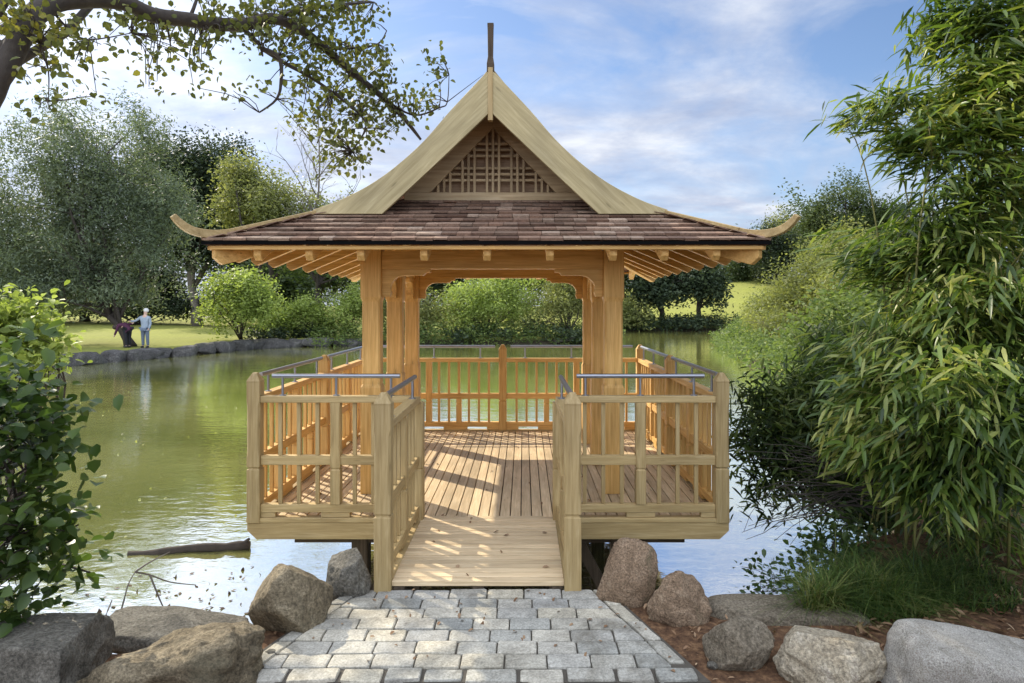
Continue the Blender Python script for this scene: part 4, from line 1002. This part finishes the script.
# leaf spots (photo/2.276 space), each with a thin twig to the nearest wood
rg = random.Random(4); wood_pts = [Vector(p) for p in cm_[9:]]+[Vector(p) for s_ in subs for p in s_]
spots = []
def cloud(cx, cy, rx, ry, n_, d):
    for _ in range(n_):
        a = rg.uniform(0, 6.28); q = rg.uniform(0, 1)**.6; spots.append(PX(cx+math.cos(a)*rx*q, cy+math.sin(a)*ry*q, d+rg.uniform(-.35, .35)))
for args in [(40,30,60,50,34,5.3),(110,70,60,40,24,5.4),(90,150,40,40,14,5.2),(105,235,22,30,6,5.2),(190,115,60,30,14,5.8),(215,215,14,10,3,5.8),(270,50,60,45,22,5.9),(350,90,60,60,18,6.1),(340,170,30,30,5,6.2),(400,100,40,50,14,6.3),(450,120,40,45,16,6.4),(445,195,8,8,2,6.4),
             (490,60,60,45,24,6.5),(540,20,70,30,26,6.6),(590,70,50,50,26,6.6),(600,205,12,12,3,6.6),(530,215,25,12,4,6.5),(640,30,70,40,36,6.8),(700,40,60,45,40,7.0),(760,30,60,40,36,7.2),(820,25,50,30,26,7.4),(700,120,60,40,30,7),(780,120,60,50,44,7.2),(850,150,50,50,36,7.4),(720,200,60,40,30,7.0),(790,230,60,50,44,7.2),
             (870,220,50,40,34,7.5),(720,280,50,40,24,7.0),(780,320,50,40,26,7.1),(860,290,40,40,24,7.5),(920,250,40,40,22,7.6),(990,150,22,40,10,7.8),(970,230,30,40,14,7.7),(800,370,40,25,12,7.1),(650,90,50,50,22,6.9),(760,360,25,35,12,7.0)]: cloud(*args)
for s_ in spots:
    w_ = min(wood_pts, key=lambda q: (q-s_).length)
    if (w_-s_).length < 1.2 and rg.random() < .8: mb.tube(limb(w_, s_, .12, 3, rg), [.006, .005, .004, .003], 4)
# crown above the frame (shades the deck in patches)
up_pts = []
for _ in range(520):
    p = Vector((rg.uniform(-9, -1.5), rg.uniform(6, 13), rg.uniform(5.2, 9.0)))
    if p.z > CZ+(VY+25)/F*p.y: up_pts.append(p)
    if rg.random() < .06 and p.z > CZ+(VY+25)/F*p.y: mb.tube(limb((-4.6, 5.2, 2.9), p, .12, 5, rg), [.05,.04,.03,.025,.015,.01], 5)
mb.build('branches', BARK, rt, 0, True)
leaves('crown', spots, 5, .07, .056, LM['over'], rt, 17, .78, .5, True, .2)
leaves('crown', up_pts, 14, .22, .11, LM['over'], rt, 18, .7, .3, False, .5)

# --- bamboo at the right
BB = Vector((3.35, 4.9, -.15))
rt = empty('bamboo_clump', BB, 'tall dense bamboo clump with long narrow leaves filling the right side of the view', 'bamboo')
CULM = islandmat('bamboo_culm', [(.10,.12,.03), (.17,.17,.05), (.22,.19,.08)], .45, 5, .001, .3)
rb = random.Random(23); blobs = []
def bl(px, py, d, rx, ry, rd): blobs.append(lobe(px, py, d, rx, ry, rd))
bl(1000,30,4.8,56,80,.6); bl(975,100,4.8,48,50,.6); bl(950,20,5.0,22,30,.4); bl(1010,160,4.6,60,70,.6); bl(915,150,4.9,36,26,.4); bl(862,116,5.0,34,10,.2); bl(890,105,5.0,26,12,.25)
bl(965,215,4.6,56,44,.6); bl(925,250,4.8,40,30,.5); bl(1000,300,4.3,60,60,.6); bl(925,325,4.5,50,34,.5); bl(870,262,5.0,34,14,.3); bl(835,240,5.1,18,8,.2)
bl(890,390,4.3,60,34,.5); bl(960,400,4.1,70,50,.6); bl(860,440,4.2,44,26,.4); bl(930,470,4.0,70,30,.5); bl(1040,400,4.2,50,120,.7)
bl(1060,200,4.8,50,130,.7); bl(960,400,3.7,60,40,.3); bl(1010,470,3.6,50,34,.3); bl(1000,540,4.6,50,30,.4); bl(850,360,4.6,30,14,.3); bl(960,530,4.8,70,34,.4)
tot = 2100; pts, dd = lobe_points(blobs, tot, 5, 2.6, .9); tot = len(pts)
cul_tips = []
cm_tips = [Vector(pts[rb.randrange(tot)]) for _ in range(90)]
for i, tip in enumerate(cm_tips[:64]):
    b = BB+Vector((rb.uniform(-.55, .7), rb.uniform(-.5, .7), 0)); b.z = gz(b.x, b.y)-.03
    hgt = max(tip.z-b.z, .6); ctrl = Vector((b.x+(tip.x-b.x)*.25, b.y+(tip.y-b.y)*.25, b.z+hgt*.95+.15))
    lp = [b*(1-t)**2+ctrl*2*t*(1-t)+tip*t*t for t in [k/10 for k in range(11)]]
    mb = MB(); r0 = rb.uniform(.006, .011); mb.tube(lp, [r0*(1-.7*k/10) for k in range(11)], 6); mb.build('culm', CULM, rt, 0, True)
    cul_tips += lp[3:]
ct = np.array([c[:] for c in cul_tips]); mb = MB(); keep = []; outd = []
for i in range(tot):
    q = pts[i]; 
    if q[2] < .38 and rb.random() < .45: continue
    dist = np.linalg.norm(ct-q, axis=1); j = int(dist.argmin())
    d = Vector(q)-Vector(ct[j]); keep.append(q)
    dn = d.normalized() if d.length > .02 else Vector((0, 0, -1)); w0 = Vector(q)-BB; w0.z = 0; w0 = w0.normalized() if w0.length > .3 else Vector((-1, 0, 0))
    od = Vector((dn.x*.5+w0.x*.8, dn.y*.5+w0.y*.8, dn.z*.3-.28+rb.uniform(-.3, .35))); od = od.normalized()*1.0; outd.append(od[:])
    if d.length < .9 and rb.random() < .45:
        mb.tube(limb(ct[j], q, .15, 3, rb), [.0035, .003, .002, .0015], 3)
mb.build('twigs', CULM, rt, 0, True)
leaves('foliage', keep, 12, .07, .142, LM['bamboo'], rt, 29, .15, .12, True, 1.0, 1.0, outd)
# fine hanging sprays over the water
# --- finer shrub, shade put into its leaf colour, leaning over the water between the bamboo and the deck
tree('overhanging_shrub', 'fine-leaved shrub with shade put into its leaf colour, leaning out over the water between the deck and the bamboo', 'shrub',
  [lobe(800,420,6.0,46,26), lobe(840,390,6.2,50,30), lobe(775,455,5.8,34,18), lobe(770,400,6.2,22,14), lobe(820,460,5.8,50,26), lobe(860,500,5.6,50,22), lobe(870,420,6,50,40), lobe(760,490,5.8,20,8), lobe(850,350,7,40,24), lobe(745,430,6,14,10)],
  (3.5, 5.9, -.3), 1500, 11, .105, LM['shadebam'], .03, 127, .11, stems=1, limbs=34, aspect=.2, droop=.35, shell=2.6, fold=True, bottom=.9)
# --- low branchlets at the water, right
tree('waterside_bramble', 'dark low bramble hanging over the water right of the pavilion', 'shrub', [lobe(770,600,4.4,34,16), lobe(815,575,4.6,34,30), lobe(842,545,4.7,34,30), lobe(800,612,4.3,26,12), lobe(760,590,4.5,18,12)],
   (2.35, 4.5, -.35), 150, 6, .045, LM['near'], .012, 131, .055, stems=1, limbs=26, aspect=.6, fold=True)
# --- bare twigs over the water at right below the bamboo
mb = MB(); rg2 = random.Random(9)
for i in range(26):
    a = P(rg2.uniform(850, 900), rg2.uniform(470, 520), 4.8); b = P(rg2.uniform(735, 800), rg2.uniform(440, 545), 4.6+rg2.uniform(-.3, .3)); lp = limb(a, b, .16, 6, rg2); mb.tube(lp, [.006,.005,.004,.0035,.003,.002,.0015], 4)
    for q in range(3): s_ = lp[2+q]; mb.tube(limb(s_, s_+Vector((rg2.uniform(-.3, .05), rg2.uniform(-.2, .2), rg2.uniform(-.12, .12))), .1, 3, rg2), [.0025,.002,.0015,.001], 3)
tag(mb.build('bare_twigs', BARK, None, 0, True), 'thin bare twigs drooping over the water below the bamboo', 'twigs')

# --- grass tuft and ground litter at the right
def blades(name, areas, n_, L0, L1, mat, seed, label=None, cat_=None, kind=None, wdt=.004):
    g = np.random.default_rng(seed); k = g.choice(len(areas), n_); A = np.array(areas)[k]
    a = g.uniform(0, 2*np.pi, n_); r = np.sqrt(g.uniform(0, 1, n_)); x = A[:, 0]+np.cos(a)*r*A[:, 2]; y = A[:, 1]+np.sin(a)*r*A[:, 3]
    z = ground_z(x, y)-.01; L = g.uniform(L0, L1, n_); th = g.uniform(0, 2*np.pi, n_); lean = g.uniform(.5, 1.9, n_); L = L*(.6+.5*np.sin(x*9)*np.sin(y*11+x*4))
    dx, dy = np.cos(th)*lean, np.sin(th)*lean; rows = []
    for t in (0, .35, .7, 1.0):
        px = x+dx*L*t*t*.8; py = y+dy*L*t*t*.8; pz_ = z+L*(t-.42*lean*t*t); wv = wdt*(1-t*.95)*(1+g.uniform(0, .5))
        sx, sy = -np.sin(th)*wv, np.cos(th)*wv
        rows += [np.stack([px-sx, py-sy, pz_], 1), np.stack([px+sx, py+sy, pz_], 1)]
    V = np.stack(rows, 1).reshape(-1, 3); pat = np.array([[0,1,3,2],[2,3,5,4],[4,5,7,6]]); Fq = ((np.arange(n_)*8)[:, None, None]+pat[None]).reshape(-1, 4)
    o = link(name, npmesh(name, V, Fq), mat); return tag(o, label, cat_, kind=kind)
blades('grass_tuft', [(2.05,4.0,.30,.26), (2.45,4.15,.45,.32), (2.25,3.85,.34,.2), (2.85,4.1,.35,.35), (1.85,3.9,.2,.2)], 5200, .18, .50, LM['grass'], 3, 'shaggy dark green grass growing between the granite block and the bamboo', 'grass', 'stuff')
g_ = np.random.default_rng(8); n_ = 1500; lx = g_.uniform(2.0, 4.6, n_); ly = g_.uniform(2.6, 4.6, n_)
lz = ground_z(lx, ly)+.012; tag(leaves('leaf_litter', np.stack([lx, ly, lz], 1), 1, .003, .05, LM['litter'], None, 4, .35, 0, True, 3.0), 'dry brown leaves strewn on the soil under the bamboo', 'leaf litter', kind='stuff')
n_ = 900; lx = g_.uniform(-2.6, 2.1, n_); ly = g_.uniform(2.5, 4.0, n_); lz = ground_z(lx, ly)+.012; ok = (np.abs(lx) > .85+(3.93-ly)*.3)
tag(leaves('soil_litter', np.stack([lx, ly, lz], 1)[ok], 1, .003, .03, LM['litter'], None, 5, .4, 0, True, 3.0), 'small dry leaves on the brown soil between the rocks', 'leaf litter', kind='stuff')
n_ = 46; lx = g_.uniform(-1.6, 1.6, n_); ly = g_.uniform(4.1, 8.6, n_); lx = np.where(ly < 5.2, lx*.3, lx)
tag(leaves('fallen_leaves', np.stack([lx, ly, np.full(n_, .006)], 1), 1, .001, .04, LM['litter'], None, 16, .6, 0, True, 8.0), 'few dry leaves fallen on the timber deck', 'leaves', kind='stuff')
n_ = 60; lx = g_.uniform(-1.0, 1.0, n_); ly = g_.uniform(3.1, 4.0, n_)
tag(leaves('fallen_leaves', np.stack([lx, ly, np.full(n_, -.038)], 1), 1, .001, .026, LM['litter'], None, 18, .55, 0, True, 8.0), 'few dry leaves fallen on the grey paving', 'leaves', kind='stuff')
# leaves afloat
n_ = 260; lx = g_.normal(-2.3, .6, n_); ly = g_.normal(5.2, .45, n_); 
tag(leaves('floating_leaves', np.stack([lx, ly, np.full(n_, WATER+.006)], 1), 1, .001, .045, LM['float'], None, 6, .6, 0, False, 12.0), 'dead leaves floating on the water near the left rocks', 'leaves', kind='stuff')
n_ = 380; lx = g_.uniform(-16, -2, n_); ly = g_.uniform(7, 26, n_)
tag(leaves('floating_specks', np.stack([lx, ly, np.full(n_, WATER+.006)], 1), 1, .001, .042, LM['olive'], None, 7, .7, 0, False, 14.0), 'tiny leaves and seeds scattered on the green water at left', 'leaves', kind='stuff')
# floating log
a, b = P(128, 552, 6.62), P(250, 545, 6.78); a.z = WATER+.01; b.z = WATER+.035
mb = MB(); mb.tube(limb(a, b, .015, 10, random.Random(2)), [.026,.03,.034,.036,.038,.037,.04,.042,.042,.046,.040], 10)
mb.tube([b-Vector((.06,0,-.02)), b+Vector((.0,-.02,.07))], [.022,.014], 7)
tag(mb.build('floating_log', BARK, None, 0, True), 'brown waterlogged branch floating on the pond left of the deck', 'log')
# dead twig standing in the water by the left rocks
mb = MB(); tw = [[P(118,622,4.4), P(124,600,4.4), P(128,585,4.45), P(135,572,4.5)], [P(135,572,4.5), P(150,575,4.6), P(170,582,4.7), P(196,585,4.8)], [P(135,572,4.5), P(150,562,4.6), P(170,552,4.7)], [P(150,575,4.6), P(160,600,4.6), P(165,610,4.6)], [P(100,630,4.3), P(108,610,4.3), P(112,600,4.4)]]
for t_ in tw: c_ = cat([tuple(p) for p in t_], 3); mb.tube(c_, [.007*(1-.6*i/len(c_)) for i in range(len(c_))], 5)
tag(mb.build('dead_twig', BARKL, None, 0, True), 'forked dead twig sticking up from the water behind the left rocks', 'twig')

# ------------------------------------------------------------------ people
def skin(name, joints, edges, mat, parent, sub=2):
    me = bpy.data.meshes.new(name); me.from_pydata([j[:3] for j in joints], edges, []); me.materials.append(mat)
    o = bpy.data.objects.new(name, me); col.objects.link(o); o.parent = parent; ORG[o.name] = ORG[parent.name]
    s_ = o.modifiers.new('skin', 'SKIN'); me.skin_vertices  # layer made by modifier
    if not me.skin_vertices: 
        bm = bmesh.new(); bm.from_mesh(me); bm.verts.layers.skin.verify(); bm.to_mesh(me); bm.free()
    for i, j in enumerate(joints):
        r_ = j[3] if isinstance(j[3], tuple) else (j[3], j[3]); me.skin_vertices[0].data[i].radius = r_
        me.skin_vertices[0].data[i].use_root = (i == 0)
    ss = o.modifiers.new('sub', 'SUBSURF'); ss.levels = sub; ss.render_levels = sub
    s_.use_smooth_shade = True
    return o
SKINM = plain('skin', (.52,.34,.25), .55); HAIRW = plain('white_hair', (.62,.60,.56), .7); HAIRD = plain('dark_hair', (.05,.035,.025), .7)
GREYJ = plain('grey_blue_jacket', (.27,.32,.36), .8); JEAN = plain('grey_jeans', (.12,.15,.19), .85); PURP = plain('purple_jacket', (.06,.012,.035), .75); BLK = plain('black_trousers', (.015,.015,.018), .8); SHOE = plain('dark_shoes', (.03,.028,.025), .6)
def ball(mb, c, r, sx=1, sy=1, sz=1, seg=12):
    bm = bmesh.new(); bmesh.ops.create_uvsphere(bm, u_segments=seg, v_segments=seg//2+2, radius=r)
    mb.add([(v.co.x*sx+c[0], v.co.y*sy+c[1], v.co.z*sz+c[2]) for v in bm.verts], [[v.index for v in f.verts] for f in bm.faces]); bm.free()
# standing person
pp = P(145, 345, 30.8); zg = gz(pp.x, 30.8); PR = Vector((pp.x, 30.8, zg))
rt = empty('person', PR, 'white-haired person in grey-blue jacket and jeans standing by the willow, arm held out', 'person')
J = [(0,0,.93,(.14,.10)), (0,0,1.15,(.14,.10)), (0,0,1.38,(.16,.10)), (.01,0,1.50,.055), (.03,0,1.60,.085), (.035,0,1.68,.085),
     (-.19,0,1.38,.055), (-.40,-.05,1.22,.042), (-.62,-.06,1.20,.034), (-.70,-.06,1.20,.028),
     (.2,0,1.36,.055), (.24,.02,1.08,.042), (.20,-.08,.86,.032), (.19,-.1,.79,.028),
     (-.09,0,.86,.085), (-.10,.01,.48,.06), (-.10,.03,.08,.045), (-.10,-.10,.04,.035),
     (.09,0,.86,.085), (.11,.0,.48,.06), (.12,.03,.08,.045), (.13,-.10,.04,.035)]
E_ = [(0,1),(1,2),(2,3),(3,4),(4,5),(2,6),(6,7),(7,8),(8,9),(2,10),(10,11),(11,12),(12,13),(0,14),(14,15),(15,16),(16,17),(0,18),(18,19),(19,20),(20,21)]
skin('body', J, E_, SKINM, rt)
def grow(j, s_): return j[:3]+(tuple(x*s_ for x in j[3]) if isinstance(j[3], tuple) else j[3]*s_,)
jk = [0,1,2,6,7,8,10,11,12]; mp_ = {k: i for i, k in enumerate(jk)}; skin('jacket', [grow(J[k], 1.3) for k in jk]+[(0,0,.80,(.17,.13)), (.01,0,1.49,.085)], [(mp_[a], mp_[b]) for a, b in E_ if a in mp_ and b in mp_]+[(0, 9), (2, 10)], GREYJ, rt)
tk = [0,14,15,16,18,19,20]; mp_ = {k: i for i, k in enumerate(tk)}; skin('trousers', [grow(J[k], 1.3) for k in tk], [(mp_[a], mp_[b]) for a, b in E_ if a in mp_ and b in mp_], JEAN, rt)
mb = MB(); ball(mb, (PR.x+.04, PR.y+.02, PR.z+1.70), .115, .95, 1.05, .9); mb.build('hair', HAIRW, rt, 0, True)
for a_ in (-.10, .13): mb = MB(); ball(mb, (PR.x+a_, PR.y-.05, PR.z+.05), .06, 1, 2, .9); mb.build('shoe', SHOE, rt, 0, True)
# bending person
pp = P(127, 344, 30.6); zg = gz(pp.x, 30.6); PR = Vector((pp.x, 30.6, zg))
rt = empty('person', PR, 'person in dark purple jacket and black trousers bending down by the willow trunk', 'person')
J = [(.02,0,.88,(.13,.12)), (-.12,-.02,1.02,(.13,.12)), (-.30,-.04,1.02,(.15,.12)), (-.40,-.05,.98,.055), (-.46,-.06,.92,.085), (-.52,-.07,.87,.085),
     (-.28,-.20,.98,.055), (-.34,-.24,.74,.042), (-.42,-.24,.56,.034), (-.44,-.24,.48,.028),
     (-.26,.14,1.0,.055), (-.02,.12,1.02,.042), (.22,.06,1.10,.034), (.28,.05,1.12,.028),
     (-.04,-.09,.82,.085), (.00,-.10,.46,.06), (.03,-.08,.08,.045), (-.10,-.09,.04,.035),
     (.08,.09,.82,.085), (.05,.09,.46,.06), (.08,.08,.08,.045), (-.05,.08,.04,.035)]
skin('body', J, E_, SKINM, rt)
jk = [0,1,2,6,7,8,10,11,12]; mp_ = {k: i for i, k in enumerate(jk)}; skin('jacket', [grow(J[k], 1.3) for k in jk]+[(.12,.0,.76,(.15,.15)), (-.38,-.05,1.0,.085)], [(mp_[a], mp_[b]) for a, b in E_ if a in mp_ and b in mp_]+[(0, 9), (2, 10)], PURP, rt)
tk = [0,14,15,16,18,19,20]; mp_ = {k: i for i, k in enumerate(tk)}; skin('trousers', [grow(J[k], 1.3) for k in tk], [(mp_[a], mp_[b]) for a, b in E_ if a in mp_ and b in mp_], BLK, rt)
mb = MB(); ball(mb, (PR.x-.49, PR.y-.06, PR.z+.92), .12, 1.05, .95, .95); mb.build('hair', HAIRD, rt, 0, True)
for a_, b_ in ((-.01, -.09), (.04, .08)): mb = MB(); ball(mb, (PR.x+a_, PR.y+b_, PR.z+.05), .06, 1.9, 1, .9); mb.build('shoe', SHOE, rt, 0, True)
